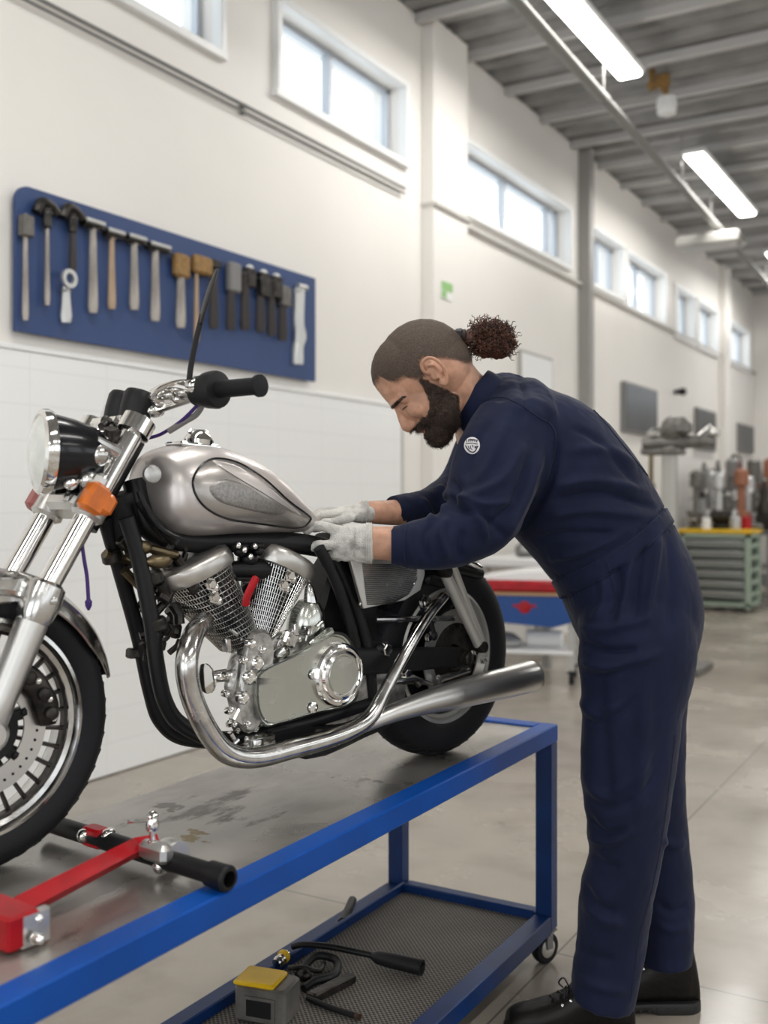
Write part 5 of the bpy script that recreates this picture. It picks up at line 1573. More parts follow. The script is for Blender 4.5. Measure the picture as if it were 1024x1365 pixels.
# cloth folds: (polyline in px, width px, height mm); ridges > 0, creases < 0
FOLD = [
 ([(596, 655), (640, 672), (690, 668)], 7, 5), ([(602, 676), (648, 690), (676, 720)], 6, -5), ([(615, 672), (640, 690), (648, 722)], 6, 6),
 ([(598, 690), (588, 712), (598, 748)], 6, 4.5), ([(578, 694), (566, 718), (574, 754)], 5, -4), ([(618, 705), (612, 728), (618, 748)], 6, -4),
 ([(552, 700), (546, 725), (552, 756)], 6, 3), ([(700, 590), (668, 640), (610, 668)], 9, 5), ([(722, 600), (700, 660), (668, 722)], 9, 6), ([(705, 612), (684, 668), (652, 700)], 6, -5),
 ([(655, 560), (632, 600), (622, 640)], 8, -3.5), ([(675, 560), (655, 610), (632, 650)], 8, 4),
 ([(742, 585), (735, 640), (700, 700)], 6, -7), ([(738, 650), (790, 640), (862, 655)], 8, 5), ([(735, 668), (800, 658), (876, 678)], 6, -5), ([(722, 690), (790, 680), (872, 690)], 8, 4),
 ([(760, 600), (810, 600), (850, 625)], 9, 4), ([(760, 570), (800, 590), (850, 650)], 6, -3), ([(715, 720), (760, 712), (830, 712)], 7, -4), ([(730, 745), (780, 735), (840, 705)], 6, 3.5),
 ([(700, 500), (730, 530), (742, 580)], 8, 4), ([(690, 500), (700, 530), (700, 560)], 6, -3),
 ([(876, 706), (872, 760), (862, 830)], 7, 6), ([(862, 708), (852, 760), (845, 830)], 6, -5), ([(846, 716), (836, 770), (826, 830)], 7, 5), ([(890, 712), (896, 770), (890, 850)], 8, -3),
 ([(772, 836), (810, 838), (870, 822)], 8, 5), ([(774, 856), (810, 868), (850, 866)], 6, -6), ([(774, 880), (815, 890), (880, 870)], 8, 5), ([(800, 760), (806, 800), (790, 830)], 7, 4), ([(822, 750), (828, 790), (812, 830)], 5, -4),
 ([(862, 900), (856, 1000), (850, 1100)], 12, 4), ([(800, 900), (806, 1000), (815, 1080)], 12, -3),
 ([(776, 1030), (800, 1062), (840, 1040), (872, 990)], 9, 3), ([(780, 1058), (812, 1078), (850, 1062), (880, 1020)], 8, -3), ([(782, 1088), (806, 1112), (840, 1106)], 7, -5), ([(784, 1112), (812, 1122), (848, 1104)], 8, 4), ([(790, 1138), (804, 1150), (828, 1156)], 6, -3), ([(776, 1178), (796, 1206), (822, 1214)], 8, -4), ([(776, 1200), (806, 1226), (830, 1228)], 9, 3.5),
 ([(774, 930), (792, 952), (830, 940)], 8, 3.5), ([(778, 955), (800, 966), (850, 930)], 7, -3), ([(776, 905), (810, 900), (850, 880)], 7, -3),
 ([(764, 1262), (790, 1276), (820, 1280)], 9, -2.5), ([(764, 1300), (800, 1316), (836, 1322)], 8, 3),
 ([(884, 1120), (900, 1128), (916, 1122)], 7, 4), ([(876, 1205), (896, 1215), (918, 1206)], 7, -5), ([(874, 1232), (896, 1240), (920, 1232)], 6, 4),
 ([(560, 664), (572, 680), (576, 700)], 5, 3.5), ([(598, 636), (612, 652), (604, 676)], 5, -4), ([(584, 646), (594, 662), (590, 684)], 5, 4)]
FS = []
for pl, wd, hh in FOLD:
    q = spl(pl, 5); FS.append((q, wd, hh*.0026, min(x for x, _ in q)-3*wd, max(x for x, _ in q)+3*wd, min(y for _, y in q)-3*wd, max(y for _, y in q)+3*wd))
def segd(x, y, q):
    best = 1e9; bt = 0; n_ = len(q)-1
    for i in range(n_):
        (ax_, ay), (bx2, by) = q[i], q[i+1]
        dx, dy = bx2-ax_, by-ay; t = max(0, min(1, ((x-ax_)*dx+(y-ay)*dy)/(dx*dx+dy*dy+1e-9)))
        dd_ = math.hypot(x-ax_-t*dx, y-ay-t*dy)
        if dd_ < best: best = dd_; bt = (i+t)/n_
    return best, bt
BELT_T = [(736, 776), (790, 752), (840, 722), (882, 684)]; BELT_B = [(750, 796), (800, 772), (848, 742), (894, 700)]
def ylin(x, P_): return lerp_pts(x, P_) if P_[0][0] <= x <= P_[-1][0] else (P_[0][1]+(x-P_[0][0])*-.5 if x < P_[0][0] else P_[-1][1]+(x-P_[-1][0])*-1.1)
new = []
for v in co_me.vertices:
    x, y, d = toPX(v.co); nrm = v.normal
    g = 0
    near = max(0, min(1, .5+(2.62-d)*8))
    for q, wd, hh, xa, xb, ya, yb in FS:
        if xa < x < xb and ya < y < yb:
            dd_, t = segd(x, y, q)
            fall = math.exp(-(dd_/wd)**2*1.6)*min(1, 4*t+.15)*min(1, 4*(1-t)+.15)
            g += hh*fall*(near if xb < 860 or ya > 900 else 1)
    c = v.co
    g += .0035*noise.noise(V((c.x*9, c.y*9, c.z*7)))+.0022*noise.noise(V((c.x*22+5, c.y*22, c.z*16)))+.0009*noise.noise(V((c.x*60, c.y*60, c.z*45)))
    if x > 728 and 640 < y < 810:
        bt_, bb = ylin(x, BELT_T), ylin(x, BELT_B)
        if bt_ < y < bb: g = g*.3+.0045
        elif abs(y-bt_) < 5 or abs(y-bb) < 5: g -= .003
    new.append(c+nrm*g)
for v, n_ in zip(co_me.vertices, new): v.co = n_
co_me.update()
cover = finish(co_me, 'coverall', M['navy'], person)
bvh = BVHTree.FromPolygons([v.co.copy() for v in co_me.vertices], [tuple(p.vertices) for p in co_me.polygons])
def onC(px, py, grow=.001):
    d_ = (PP(px, py, 2.0)-EYEP).normalized()
    h, nrm, i, dist = bvh.ray_cast(EYEP, d_)
    if h is None: return None
    return h+nrm*grow, nrm
def seam(pl, r_=.0013, name='seam', m='navyseam', n=6, grow=.0006):
    P_ = [onC(x, y, grow) for x, y in spl(pl, n)]
    P_ = [p[0] for p in P_ if p]
    b = MB(); b.tube(P_, r_, n=6); return b.build(name, M[m], cover)
seam([(640, 537), (655, 531), (672, 530), (695, 540), (718, 556), (738, 570), (740, 600), (728, 640)], .0018)
seam([(778, 534), (800, 556), (826, 588), (852, 620), (872, 645), (880, 656)], .002)
seam([(809, 748), (814, 762), (820, 785), (824, 803)], .0018, 'pocket_edge')
seam([(840, 1335), (845, 1300), (852, 1250), (868, 1190), (882, 1120), (893, 1040), (900, 980)], .0012)
def ringseam(cx_pts, name, r_=.0014): seam(cx_pts, r_, name)
seam([(744, 773), (790, 752), (840, 722), (880, 686)], .0015)
seam([(752, 795), (800, 772), (848, 742), (890, 702)], .0015)
ringseam([(527, 703), (524, 715), (524, 735), (529, 752)], 'cuff_seam'); ringseam([(543, 700), (539, 715), (539, 738), (543, 756)], 'cuff_seam')
# cuff and hem bands
def band(pts, name, par=cover):
    b = MB(); q = pts
    b.tube([PP(x, y, d) for x, y, d, r, rd in q], [r*d/FPX for x, y, d, r, rd in q], n=32, ref=(0, 1, 0), rb=[rd for *_, rd in q]); return b
b = band([(545, 727.5, 2.326, 27.0, .043), (544, 727.5, 2.326, 28.8, .0445), (524, 727.5, 2.321, 26.2, .0425), (521.5, 727.5, 2.321, 25.0, .041), (522.5, 727.5, 2.321, 22, .036)], 'cuff'); b.build('sleeve_cuff', M['navy'], cover)
b = band([(545, 678.5, 2.51, 20.5, .041), (544, 678.5, 2.51, 21.5, .042), (527, 680, 2.475, 19.5, .039), (525, 680, 2.473, 18.5, .038), (526, 680, 2.474, 16, .033)], 'cuff'); b.build('sleeve_cuff', M['navy'], cover)
# collar: standing band around the neck, open at the throat, folded over
ax0 = PP(637, 540, 2.565); ax1 = PP(622, 522, 2.55); up_ = (ax1-ax0).normalized()
b = MB(); rings = []
e1 = V((-up_.z, 0, up_.x)); e1 = V((up_.z, 0, -up_.x)).normalized()   # towards the nape side
if e1.x < 0: e1 = -e1
e2 = V((0, 1, 0))
nR = 40
for j in range(nR+1):
    th = radians(-150)+radians(300)*j/nR    # th = 0 at the nape
    r1 = e1*cos(th)*.076+e2*sin(th)*.080; r2 = e1*cos(th)*.071+e2*sin(th)*.074
    hgt = .040+.010*cos(th); f = max(0, -cos(th))
    low = ax0-up_*(.030+.01*f)+r1*1.12; top_ = ax0+up_*hgt+r2*1.0; out_ = ax0+up_*(hgt-.004)+r2*1.07; lowo = ax0+up_*(hgt-.052-.016*f)+r1*1.22
    ins = ax0-up_*.02+r1*.98; insT = ax0+up_*(hgt-.004)+r2*.95
    rings.append([low, lowo, out_, top_, insT, ins])
b.rings(rings); col_ = b.build('collar', M['navy'], cover, ang=60, subsurf=2)
# round sleeve badge
b = MB(); bc = onC(629.5, 594, .0); 
def badge(fn_pts, grow): return [onC(x, y, grow)[0] for x, y in fn_pts]
def disc(cx_, cy_, rx, ry, grow, nr=3, n=28):
    rings = []
    for k_ in range(nr+1):
        f = 1-k_/nr*.96; rings.append([onC(cx_+rx*f*cos(2*pi*j/n), cy_+ry*f*sin(2*pi*j/n), grow if k_ else grow*.3)[0] for j in range(n)])
    return rings
b.rings(disc(629.5, 594, 10.6, 11.4, .0022), cap=False); bg_ = b.build('sleeve_badge', M['white2'], cover, ang=60)
b = MB()
def stroke(pl, r_): 
    q = [onC(x, y, .0026)[0] for x, y in spl(pl, 3)]
    b.tube(q, r_, n=5)
# small dark letters along the top, a shield shape below
for k_ in range(6):
    x = 623.2+k_*2.45; y = 588.4-1.1*sin(pi*k_/5)
    stroke([(x, y-1.7), (x, y+1.7)], .0009)
    if k_ in (1, 4): stroke([(x, y-1.5), (x+1.5, y-1.5)], .0008); stroke([(x, y), (x+1.2, y)], .0008)
    if k_ in (2, 3): stroke([(x, y-1.5), (x+1.6, y-.6), (x, y+.2)], .0008)
    if k_ == 5: stroke([(x, y+1.6), (x+1.3, y-1.6)], .0008)
stroke([(622, 592.2), (630, 591.4), (637, 592.6)], .0008)
stroke([(621.6, 594.5), (625, 600.5), (630, 603.4), (635, 600.8), (637.8, 594.8)], .0014)
stroke([(624.5, 595), (626.5, 599.5)], .001); stroke([(627.5, 594.5), (628, 598.5), (630, 600)], .001); stroke([(630.5, 594), (630.8, 597)], .001); stroke([(633, 595), (633.6, 598), (635.5, 594.8)], .001)
b.build('badge_print', M['navyseam'], bg_)

# ---- gloves
for F_, P_, lab, cuff in ((NF, PN, 'white knitted work glove', [(474, 724, 2.318, 26, .031), (488, 724, 2.318, 26.5, .036), (495, 724, 2.318, 27, .037), (496.5, 724, 2.318, 25, .034)]),
                    (FF, PF, 'worn white glove', [(472, 684, 2.412, 12.5, .037), (482, 684, 2.413, 13.5, .036), (489, 683.5, 2.414, 16.2, .035), (491, 683.5, 2.414, 15.2, .032)])):
    b = MB(); hand(b, F_, P_, 1.0, .0012); limb(b, cuff, n=28, sm=2, dome=False)
    # back-of-hand tendons and creases
    for f in F_[:4]:
        x, y, d, r = f[0]; limb(b, [(x, y, d, 4, .008), (x+22, (y+P_[1][1])/2, (d+P_[1][2])/2-.0, 3, .012)], n=10, sm=2)
    me = remesh(b, .0026, 4)
    for v in me.vertices:
        c = v.co; v.co = c+v.normal*(.0016*noise.noise(c*55)+.0008*noise.noise(c*160))
    me.update(); g_ = finish(me, 'glove', M['glove'], person)
    b = MB(); q = cuff[-2]
    for dx in (-6, -3, 0):
        n_ = 30; r1, r2 = q[3]*q[2]/FPX+.0006, q[4]+.0006
        b.tube([PP(q[0]+dx, q[1], q[2])+V((0, r2*cos(2*pi*j/n_), r1*sin(2*pi*j/n_))) for j in range(n_)], .0012, n=5, closed=True)
    b.build('glove_cuff', M['glove'], g_)

# ---- boots
def boot(px_toe, px_heel, d, hem_py, yaw=0.0):
    x0 = PP(px_toe, 665, d).x; x1 = PP(px_heel, 665, d).x; L_ = x1-x0; y0 = d-DP
    r = empty('boot', (x1-.08, y0, 0)); r.parent = person
    def Q_(t, y, z): return V((x0+t*L_-(x1-.08), y, z))
    b = MB(); rg = []
    hw = [(0, .012), (.03, .030), (.10, .044), (.25, .053), (.42, .050), (.6, .040), (.8, .040), (.93, .036), (1.0, .016)]
    out = [(t, w_) for t, w_ in spl(hw, 4)]
    for z, k_ in ((0, .95), (.006, 1.0), (.024, 1.0), (.028, .95)):
        rg.append([Q_(t, w_*k_, z+(.012 if (z < .01 and .45 < t < .62) else 0)+(.012*(1-t/.12) if t < .12 and z < .01 else 0)) for t, w_ in out]+[Q_(t, -w_*k_, z+(.012 if (z < .01 and .45 < t < .62) else 0)+(.012*(1-t/.12) if t < .12 and z < .01 else 0)) for t, w_ in reversed(out)])
    b.rings(rg); so = b.build('boot_sole', M['sole'], r, ang=40)
    b = MB()
    for k_ in range(14):
        t = .05+k_*.068
        b.box(Q_(t, 0, .015), (.006, 2.04*lerp_pts(t, hw), .012))
    b.build('sole_lugs', M['sole'], so)
    b = MB()
    secs_ = [(.012, .012, .045, .022), (.04, .034, .058, .030), (.12, .044, .070, .034), (.25, .050, .078, .038), (.38, .048, .092, .046), (.52, .042, .118, .058), (.62, .040, .150, .074), (.74, .040, .180, .088), (.88, .040, .185, .09), (.93, .034, .18, .088), (.98, .024, .10, .08), (1.0, .012, .055, .08)]
    rings = []
    for t, w_, zt, _ in spl(secs_, 3):
        rings.append([Q_(t, w_*math.copysign(abs(cos(2*pi*j/28))**.75, cos(2*pi*j/28)), (.022+zt)/2+(zt-.022)/2*math.copysign(abs(sin(2*pi*j/28))**.85, sin(2*pi*j/28))) for j in range(28)])
    b.rings(rings)
    for i in range(len(b.v)):
        v = V(b.v[i]); b.v[i] = (v.x, v.y*(1+.03*noise.noise(v*30)), v.z+.002*noise.noise(v*40))
    b.build('boot_upper', M['leather'], r, ang=60)
    b = MB()
    for k_ in range(5):
        t = .36+k_*.062; z = lerp_pts(t, [(a, c) for a, _, c, _ in secs_])
        b.tube([Q_(t-.01, -.030, z-.016), Q_(t, -.012, z+.001), Q_(t+.02, .012, z+.003), Q_(t+.03, .030, z-.012)], .0026, n=8)
        b.tube([Q_(t-.01, .030, z-.016), Q_(t, .012, z+.002), Q_(t+.02, -.012, z+.005), Q_(t+.03, -.030, z-.010)], .0026, n=8)
    for s_ in (-1, 1): b.tube([V(p) for p in spl([Q_(.5, s_*.005, .116), Q_(.47, s_*.025, .128), Q_(.44, s_*.04, .11), Q_(.47, s_*.030, .102)], 5)], .002, n=6)
    b.build('boot_laces', M['blackpl'], r)
    b = MB()
    for k_ in range(5):
        t = .37+k_*.062; z = lerp_pts(t, [(a, c) for a, _, c, _ in secs_])
        for s_ in (-1, 1): b.lathe([(.0022, 0), (.0042, .001), (.0042, .002), (.0022, .003)], Q_(t, s_*.033, z-.013), (0, s_, .9), n=12)
    b.each('boot_eyelet', M['chrome2'], r)
boot(672, 846, 2.545, 1335); boot(756, 932, 2.68, 1282)
# ================================================================ far background
# drill press behind the worker
def gpos(px, py_floor): return FL(px, py_floor, 0)
def thing(name, loc, label, cat, group=None):
    r = empty(name, loc); tag(r, label, cat, group); return r
dp = cw((893-CX)/FPX*8.0, 8.0, 0)
r = thing('pillar_drill', dp, 'tall grey pillar machine with a cluttered arm standing behind the worker', 'machine')
b = MB(); b.box((0, 0, .03), (.55, .45, .06), ch=.01); b.box((0, 0, .09), (.35, .3, .06), ch=.01); b.build('base', M['machine'], r)
b = MB(); b.box((0, 0, .90), (.10, .12, 1.60), ch=.015); b.build('column', M['greymetal'], r)
b = MB(); b.box((-.14, 0, .55), (.16, .22, .80), ch=.02); b.build('switch_cabinet', M['tan'], r)
b = MB(); b.tube([(-.20, -.05, 1.72), (0, 0, 1.73), (.25, .10, 1.74), (.31, .13, 1.72)], [.04, .06, .045, .03], n=14)
b.box((-.05, 0, 1.66), (.3, .2, .05), ch=.01); b.build('arm', M['machine'], r)
b = MB(); b.ell((.02, 0, 1.83), (.09, .09, .10)); b.lathe([(.04, 0), (.09, .03), (.09, .08), (.05, .12), (.03, .14)], (.08, 0, 1.78), (0, 0, 1), n=20); b.build('motor', M['machine'], r)
b = MB(); b.lathe([(.03, -.02), (.07, 0), (.075, .03), (.04, .06)], (-.1, 0, 1.78), (0, 0, 1), n=20); b.tube([(.2, .05, 1.78), (.28, .1, 1.86)], .014, n=8); b.ell((.3, .11, 1.80), (.05, .04, .04)); b.each('gear_head', M['chrome2'], r)
b = MB(); b.tube([(-.12, -.08, 1.64), (-.12, -.08, 1.42)], .018, n=10); b.lathe([(.03, 0), (.035, .04), (.02, .06)], (-.12, -.08, 1.42), (0, 0, -1), n=14); b.build('spindle', M['brass'], r)
b = MB()
for a in (0, 2.1, 4.2): b.tube([(-.14, -.12, 1.30), (-.14+.10*cos(a), -.13, 1.30+.10*sin(a))], .009, n=6)
b.build('feed_handle', M['darkmetal'], r)

# green drawer cabinet with yellow mat
cl = V((-3.27, 12.35, 0)); cwid, cdep, ch_ = .80, .62, .94
r = thing('drawer_cabinet', (cl.x+cwid/2, cl.y+cdep/2, 0), 'pale green workshop cabinet with grey drawers under a yellow mat', 'cabinet')
b = MB()
hx_, hy_ = cwid/2, cdep/2
for sx in (-1, 1):
    for sy in (-1, 1): b.box((sx*(hx_-.03), sy*(hy_-.03), .47), (.06, .06, .86), ch=.006)
b.box((0, 0, .09), (cwid, cdep, .05), ch=.006); b.box((0, 0, .875), (cwid, cdep, .05), ch=.006); b.box((0, hy_-.02, .48), (cwid-.1, .02, .76)); b.box((-hx_+.02, 0, .48), (.02, cdep-.1, .76))
for k_ in range(5): b.box((hx_-.02, 0, .20+k_*.14), (.02, cdep-.1, .05))
b.build('cabinet_frame', M['cabgreen'], r)
for k_ in range(6):
    b = MB(); z = .17+k_*.117; b.box((-.0, -hy_+.20, z+.03), (cwid-.14, .40, .085), ch=.006); dd = b.build('drawer', M['drawer'], r)
    b = MB(); b.box((0, -hy_-.008, z+.055), (cwid-.2, .02, .014), ch=.003); b.build('drawer_handle', M['concmark'], dd)
for sx in (-1, 1):
    for sy in (-1, 1):
        b = MB(); b.lathe([(.02, -.015), (.035, -.012), (.035, .012), (.02, .015)], (sx*(hx_-.08), sy*(hy_-.08), .035), (1, 0, 0), n=16); b.build('caster', M['rubber'], r)
ct = V((cl.x+cwid/2, cl.y+cdep/2, .90))
b = MB(); b.box((0, 0, .0), (cwid+.04, cdep+.02, .045), ch=.008); o = b.build('work_mat', M['yellow']); o.location = ct+V((0, 0, .025)); tag(o, 'yellow mat lying on top of the pale green drawer cabinet', 'mat')
# yellow bins at the cabinet's left front
for i, (px, py, w_, h_, dx) in enumerate([(935, 808, .26, .50, 0), (944, 806, .24, .34, .14)]):
    pos = V((-3.42+dx*1.05, 12.0-.26*i, 0))
    r = thing('parts_bin', pos, ['tall yellow bin standing left of the drawer cabinet behind the worker', 'low yellow bin in front of the drawer cabinet'][i], 'bin', 'yellow bins by the cabinet')
    b = MB(); t = .012
    b.box((0, 0, t/2), (w_, .2, t)); b.box((0, -.1, h_/2-.05), (w_, t, h_-.1)); b.box((0, .1, h_/2), (w_, t, h_)); b.box((-w_/2, 0, h_/2), (t, .2, h_)); b.box((w_/2, 0, h_/2), (t, .2, h_))
    b.build('bin_body', M['yellow'], r)
    b = MB(); b.box((0, -.108, h_*.5), (w_*.5, .006, .06)); b.build('label_holder', M['woodo'], r)
# grey low cabinet to the left, with pot and vase
r = thing('grey_cabinet', (-3.3, 11.0, 0), 'plain grey cabinet against the wall just right of the worker\'s hip', 'cabinet')
b = MB(); b.box((0, 0, .45), (.56, .8, .82), ch=.01); b.box((0, 0, .03), (.5, .74, .06)); b.build('body', M['concmark'], r)
b = MB(); b.box((0, 0, .875), (.6, .84, .03), ch=.006); b.build('top', M['greymetal'], r)
b = MB(); b.box((.283, -.2, .45), (.01, .36, .74), ch=.003); b.build('door', M['greymetal'], r)
b = MB(); b.box((.283, .2, .45), (.01, .36, .74), ch=.003); b.build('door', M['greymetal'], r)
TPX = .892
def clutter(name, m, prof, loc, label, cat, ax=(0, 0, 1), lid=None, grp=None):
    r = thing(name, loc, label, cat, grp)
    b = MB(); b.lathe(prof, (0, 0, 0), ax, n=20); b.build('body', M[m], r)
    if lid: b = MB(); b.lathe(lid[1], (0, 0, 0), ax, n=16); b.build('cap', M[lid[0]], r)
clutter('plant_pot', 'terra', [(.05, 0), (.08, .10), (.11, .24), (.12, .27), (.10, .27), (.02, .22)], (-3.28, 10.85, TPX+.17), 'reddish brown bowl on a pale stand above the grey cabinet', 'bowl')
r = thing('machine_stand', (-3.28, 10.85, TPX), 'pale stand on the grey cabinet under the reddish bowl', 'stand')
b = MB(); b.lathe([(.13, 0), (.11, .04), (.06, .08), (.05, .14), (.09, .17)], (0, 0, 0), (0, 0, 1), n=20); b.build('foot', M['white'], r)
clutter('spray_bottle', 'white', [(.04, 0), (.045, .15), (.03, .2), (.015, .24)], (-3.25, 11.28, TPX), 'small pale bottle at the right end of the grey cabinet', 'bottle', lid=('darkmetal', [(.018, .24), (.02, .28), (.01, .30)]))
# things on the yellow mat
mz = .950
def vise(loc, label):
    r = thing('bench_vise', loc, label, 'vise')
    b = MB(); b.lathe([(.09, 0), (.10, .02), (.06, .04), (.05, .07)], (0, 0, 0), (0, 0, 1), n=20); b.box((0, 0, .12), (.12, .22, .12), ch=.02); b.box((0, -.10, .19), (.16, .05, .06), ch=.008); b.build('vise_body', M['machine'], r)
    b = MB(); b.tube([(0, -.25, .11), (0, -.1, .11)], .016, n=10); b.tube([(-.08, -.25, .11), (.08, -.25, .11)], .008, n=8); b.build('vise_screw', M['chrome2'], r)
vise((-3.15, 12.62, mz), 'grey bench vise at the left end of the yellow mat')
r = thing('grinder', (-2.85, 12.66, mz), 'dark bench grinder in the middle of the yellow mat', 'grinder')
b = MB(); b.box((0, 0, .03), (.2, .16, .06), ch=.01); b.lathe([(.05, -.12), (.08, -.1), (.08, .1), (.05, .12)], (0, 0, .14), (1, 0, 0), n=20); b.build('motor_body', M['darkmetal'], r)
for s_ in (-1, 1):
    b = MB(); b.lathe([(.02, -.02), (.085, -.018), (.085, .018), (.02, .02)], (s_*.15, 0, .14), (1, 0, 0), n=24); b.build('grinding_wheel', M['concmark'], r)
clutter('oil_bottle', 'steelgrey', [(.05, 0), (.055, .02), (.055, .26), (.03, .33), (.022, .36)], (-3.12, 12.82, mz), 'tall slate grey bottle behind the vise', 'bottle', lid=('blackpl', [(.028, .36), (.03, .42), (.02, .44)]))
clutter('paint_tin', 'concmark', [(.06, 0), (.062, .01), (.062, .14), (.055, .145), (.05, .14)], (-2.66, 12.48, mz), 'small shiny tin at the front right of the yellow mat', 'tin')
clutter('red_tin', 'red', [(.06, 0), (.06, .14), (.02, .15)], (-2.58, 12.66, mz), 'small red can at the right end of the yellow mat', 'can')
clutter('small_jar', 'white', [(.045, 0), (.05, .12), (.03, .14)], (-2.98, 12.44, mz), 'pale jar at the front of the yellow mat', 'jar', lid=('machine', [(.036, .13), (.036, .16), (.01, .165)]))
clutter('coil_of_hose', 'machine', [(.12, 0), (.14, .03), (.12, .06), (.06, .06), (.05, .03)], (-2.56, 12.84, mz), 'dark round coil at the back right of the yellow mat', 'coil')
# benches farther away along the wall with heaps of machine parts
random.seed(33)
def bench(x, y, wx, wy, h, label, n_, tall):
    r = thing('work_bench', (x, y, 0), label, 'bench')
    b = MB(); b.box((0, 0, h-.03), (wx, wy, .06), ch=.006); b.build('bench_top', M['machine'], r)
    for sx in (-1, 1):
        for sy in (-1, 1):
            b = MB(); b.box((sx*(wx/2-.05), sy*(wy/2-.05), (h-.06)/2), (.06, .06, h-.06)); b.build('leg', M['steelgrey'], r)
    b = MB(); b.box((0, 0, .25), (wx-.1, wy-.1, .03)); b.build('bench_shelf', M['steelgrey'], r)
    cols = ['machine', 'darkmetal', 'chrome2', 'concmark', 'white', 'steelgrey', 'terra', 'machine']
    nx = max(1, int(wx/.26)); ny = max(1, n_//nx)
    for i in range(nx):
        for j in range(ny):
            X = x-wx/2+(i+.5)*wx/nx; Y = y-wy/2+(j+.5)*wy/ny
            m_ = cols[(i*3+j*5) % len(cols)]; hh = tall*random.uniform(.5, 1.0); q = random.random(); s_ = .10
            rr_ = thing('machine_part', (X, Y, h), 'blurred grey or brown machine part standing on a far work bench', 'machine part', 'machine parts on the far benches')
            b = MB()
            b.box((0, 0, hh*.15), (s_*2, s_*1.7, hh*.3), ch=.01); b.lathe([(s_*.8, hh*.3), (s_*.9, hh*.45), (s_*.5, hh*.6), (s_*.55, hh*.8), (s_*.2, hh)] if q < .5 else [(s_*.5, hh*.3), (s_*.45, hh*.7), (s_*.9, hh*.72), (s_*.9, hh*.95), (s_*.3, hh)], (0, 0, 0), (0, 0, 1), n=16)
            b.build('part_body', M[m_], rr_)
            b = MB(); b.tube([(-s_, 0, hh*.5), (s_*1.1, 0, hh*.62)], .014, n=8); b.ell((s_*1.1, 0, hh*.62), (.03, .03, .03)); b.build('part_lever', M[cols[(i+j+2) % 8]], rr_)
bench(-2.95, 14.3, 1.1, 1.9, .92, 'long dark bench along the wall behind the green cabinet', 20, .95)
bench(-2.6, 17.2, 1.9, 1.2, .92, 'farthest bench below the red extinguisher near the end wall', 28, .75)
bench(.5, 17.4, 3.2, 1.0, .9, 'bench along the far wall at the right edge of the photo', 24, .8)
# extinguisher
c = WL(978, 636, .12)
r = thing('fire_extinguisher', (WALLX+.12, c.y, 1.45), 'red fire extinguisher hung on the white wall near the far corner', 'extinguisher')
b = MB(); b.lathe([(.10, 0), (.12, .02), (.12, .36), (.08, .43), (.03, .46)], (0, 0, 0), (0, 0, 1), n=24); b.build('cylinder', M['red'], r)
b = MB(); b.lathe([(.03, .46), (.035, .50), (.02, .52)], (0, 0, 0), (0, 0, 1), n=14); b.tube([(0, 0, .5), (.09, -.04, .50), (.13, -.05, .40), (.13, -.05, .20)], .014, n=8); b.build('valve_and_hose', M['blackpl'], r)
b = MB(); b.box((-.11, 0, .3), (.02, .08, .16)); b.build('wall_bracket', M['steelgrey'], r)

# red and blue wheeled trolley behind the bike
tp = cw((708-CX)/FPX*7.6, 7.6, 0)
r = thing('tool_trolley', tp, 'low blue wheeled trolley with a red top band behind the motorcycle\'s rear wheel', 'trolley')
r.rotation_euler = (0, 0, TH*.55)
Lx, Ly = .78, .5
b = MB(); b.prism([(-Lx/2, -Ly/2, .46), (-Lx/2+.03, -Ly/2, .44), (.18, -Ly/2, .40), (Lx/2-.08, -Ly/2, .44), (Lx/2, -Ly/2, .62), (-Lx/2, -Ly/2, .62)], (0, Ly, 0), ch=.006); b.build('trolley_body', M['bluep'], r)
b = MB(); b.box((0, 0, .632), (Lx+.02, Ly+.02, .024), ch=.005); b.build('tan_band', M['tan'], r)
b = MB(); b.box((0, 0, .685), (Lx+.03, Ly+.03, .085), ch=.02); b.build('red_band', M['red'], r)
b = MB(); b.prism([(-Lx/2+.02, -Ly/2+.02, .727), (Lx/2-.02, -Ly/2+.02, .727), (Lx/2-.10, -Ly/2+.02, .80), (-.05, -Ly/2+.02, .79), (-Lx/2+.05, -Ly/2+.02, .745)], (0, Ly-.04, 0), ch=.01); b.build('white_tray', M['white'], r)
b = MB(); b.lathe([(.045, 0), (.04, .006), (.01, .008)], (-.02, -Ly/2, .54), (0, -1, 0), n=20); b.box((-.02, -Ly/2-.003, .55), (.16, .006, .02)); b.build('red_emblem', M['red'], r)
for sx in (-.30, .30):
    for sy in (-.17, .17):
        b = MB(); b.box((sx, sy, .25), (.045, .045, .34)); lg = b.build('leg', M['greymetal'], r)
        b = MB(); b.lathe([(.02, -.018), (.045, -.016), (.045, .016), (.02, .018)], (sx, sy, .045), (1, 0, 0), n=20); b.box((sx, sy, .085), (.05, .05, .02)); b.build('caster', M['rubber'], lg)
b = MB(); b.box((0, 0, .22), (.62, .40, .03), ch=.005); b.build('lower_shelf', M['white'], r)
Rt = Matrix.Rotation(TH*.55, 3, 'Z')
def ontro(x, y, z): return tp+Rt @ V((x, y, z))
clutter('white_roll', 'white', [(.05, -.13), (.06, -.12), (.06, .12), (.05, .13)], ontro(.10, 0, .295), 'white roll lying on the lower shelf of the blue trolley', 'roll', ax=(1, .3, 0))
clutter('cloth_bundle', 'concmark', [(.02, 0), (.10, .01), (.11, .05), (.06, .09), (.01, .10)], ontro(-.17, -.05, .238), 'pale bundle of rags at the left of the trolley\'s lower shelf', 'rag')
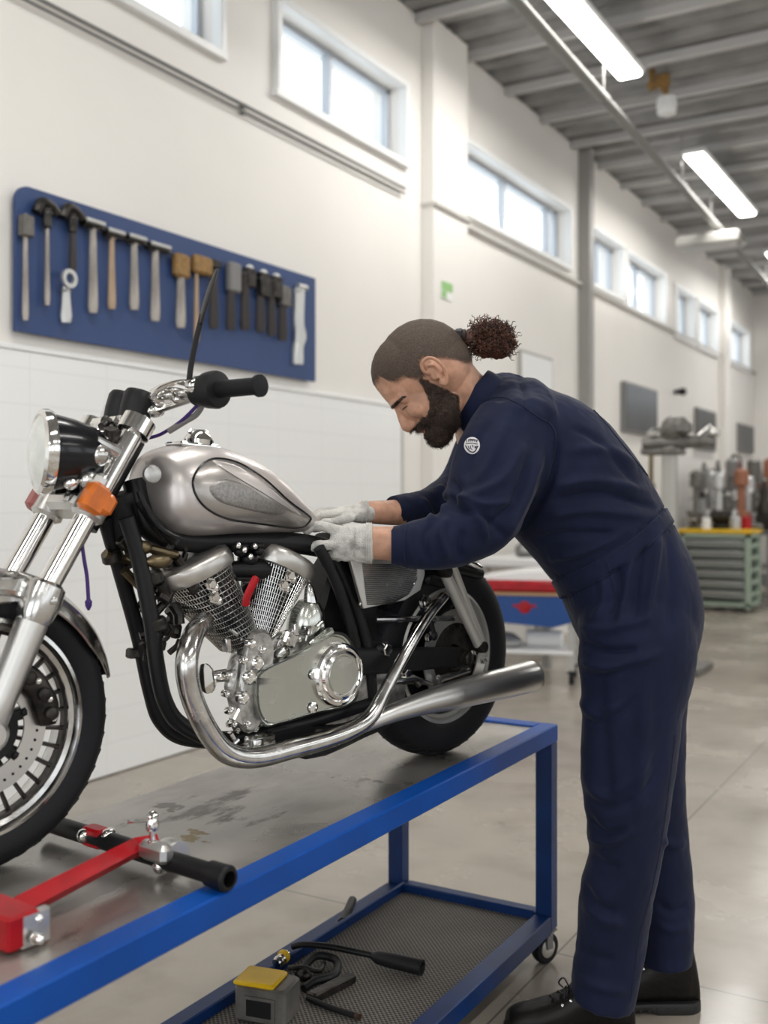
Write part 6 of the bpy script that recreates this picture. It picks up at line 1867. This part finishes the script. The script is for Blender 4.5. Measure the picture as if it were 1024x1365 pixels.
# pale machine table with dark machines behind the rear wheel
tp2 = V((-3.29, 8.15, 0))
r = thing('white_work_table', tp2, 'white topped table behind the trolley, seen under the worker\'s sleeve', 'table'); r.rotation_euler = (0, 0, 0)
b = MB(); b.box((0, 0, .80), (.62, 1.2, .07), ch=.01); b.build('table_top', M['white'], r)
for sx in (-.26, .26):
    for sy in (-.54, .54):
        b = MB(); b.box((sx, sy, .38), (.06, .06, .76)); b.build('leg', M['greymetal'], r)
Rt2 = Matrix.Rotation(radians(90), 3, 'Z')
for i, (x, s_, m_, lb) in enumerate([(-.30, .10, 'steelgrey', 'small grey machine part on the left of the white table'), (-.02, .13, 'darkmetal', 'dark rounded machine in the middle of the white table'), (.28, .11, 'blackpl', 'black machine with a grey knob on the right of the white table')]):
    r = thing('bench_machine', tp2+Rt2 @ V((x, 0, .835)), lb, 'machine')
    b = MB(); b.box((0, 0, s_*.5), (s_*1.7, s_*1.6, s_), ch=.02); b.ell((0, 0, s_*1.15), (s_*.7, s_*.6, s_*.5)); b.build('housing', M[m_], r)
    b = MB(); b.lathe([(.03, 0), (.035, .03), (.02, .05)], (s_*.2, -s_*.8, s_*.7), (0, -1, 0), n=14); b.build('knob', M['concmark'], r)
# ================================================================ light and camera
w = bpy.data.worlds.new('World'); scene.world = w; w.use_nodes = True
bg = w.node_tree.nodes['Background']; bg.inputs[0].default_value = (.90, .95, 1.0, 1); bg.inputs[1].default_value = 2.3
def area(name, loc, size, sy, power, col=(1, .98, .94), rot=(0, 0, 0)):
    l = bpy.data.lights.new(name, 'AREA'); l.shape = 'RECTANGLE'; l.size = size; l.size_y = sy; l.energy = power; l.color = col
    o = bpy.data.objects.new(name, l); COL.objects.link(o); o.location = loc; o.rotation_euler = rot; return o
for i, (x, y) in enumerate([(-2.45, 6.65), (-2.5, 11.15), (-2.6, 15.65)]+[(a, q) for a in (1.6, 6.0) for q in (-3, 2.0, 6.65, 11.15, 15.65)]+[(-1.6, -3), (-1.6, 2.0)]):
    area('lamp_light', (x, y, 4.49), .25, 2.4, 50)
# added soft fill lamps standing in the dock openings behind the viewpoint
area('dock_fill', (-.7, YB+.05, 2.0), 3.6, 3.6, 45, (.93, .97, 1), (radians(90), 0, 0))
area('dock_fill', (5.0, YB+.05, 2.0), 4.6, 3.6, 45, (.93, .97, 1), (radians(90), 0, 0))
cam = bpy.data.cameras.new('Camera'); co = bpy.data.objects.new('Camera', cam); COL.objects.link(co)
co.location = (0, 0, EYE); co.rotation_euler = (radians(90), 0, math.atan2(SN, CS))
cam.sensor_fit = 'VERTICAL'; cam.sensor_height = 36; cam.sensor_width = 27
cam.lens = FPX*36/1365
cam.shift_y = (HY-682.5)/1365
cam.clip_start = .05; cam.clip_end = 100
cam.dof.use_dof = True; cam.dof.focus_distance = 2.25; cam.dof.aperture_fstop = 2.6
scene.camera = co
scene.view_settings.view_transform = 'Standard'; scene.view_settings.look = 'None'
scene.view_settings.exposure = 0.0; scene.view_settings.gamma = 1
scene.view_settings.use_curve_mapping = False
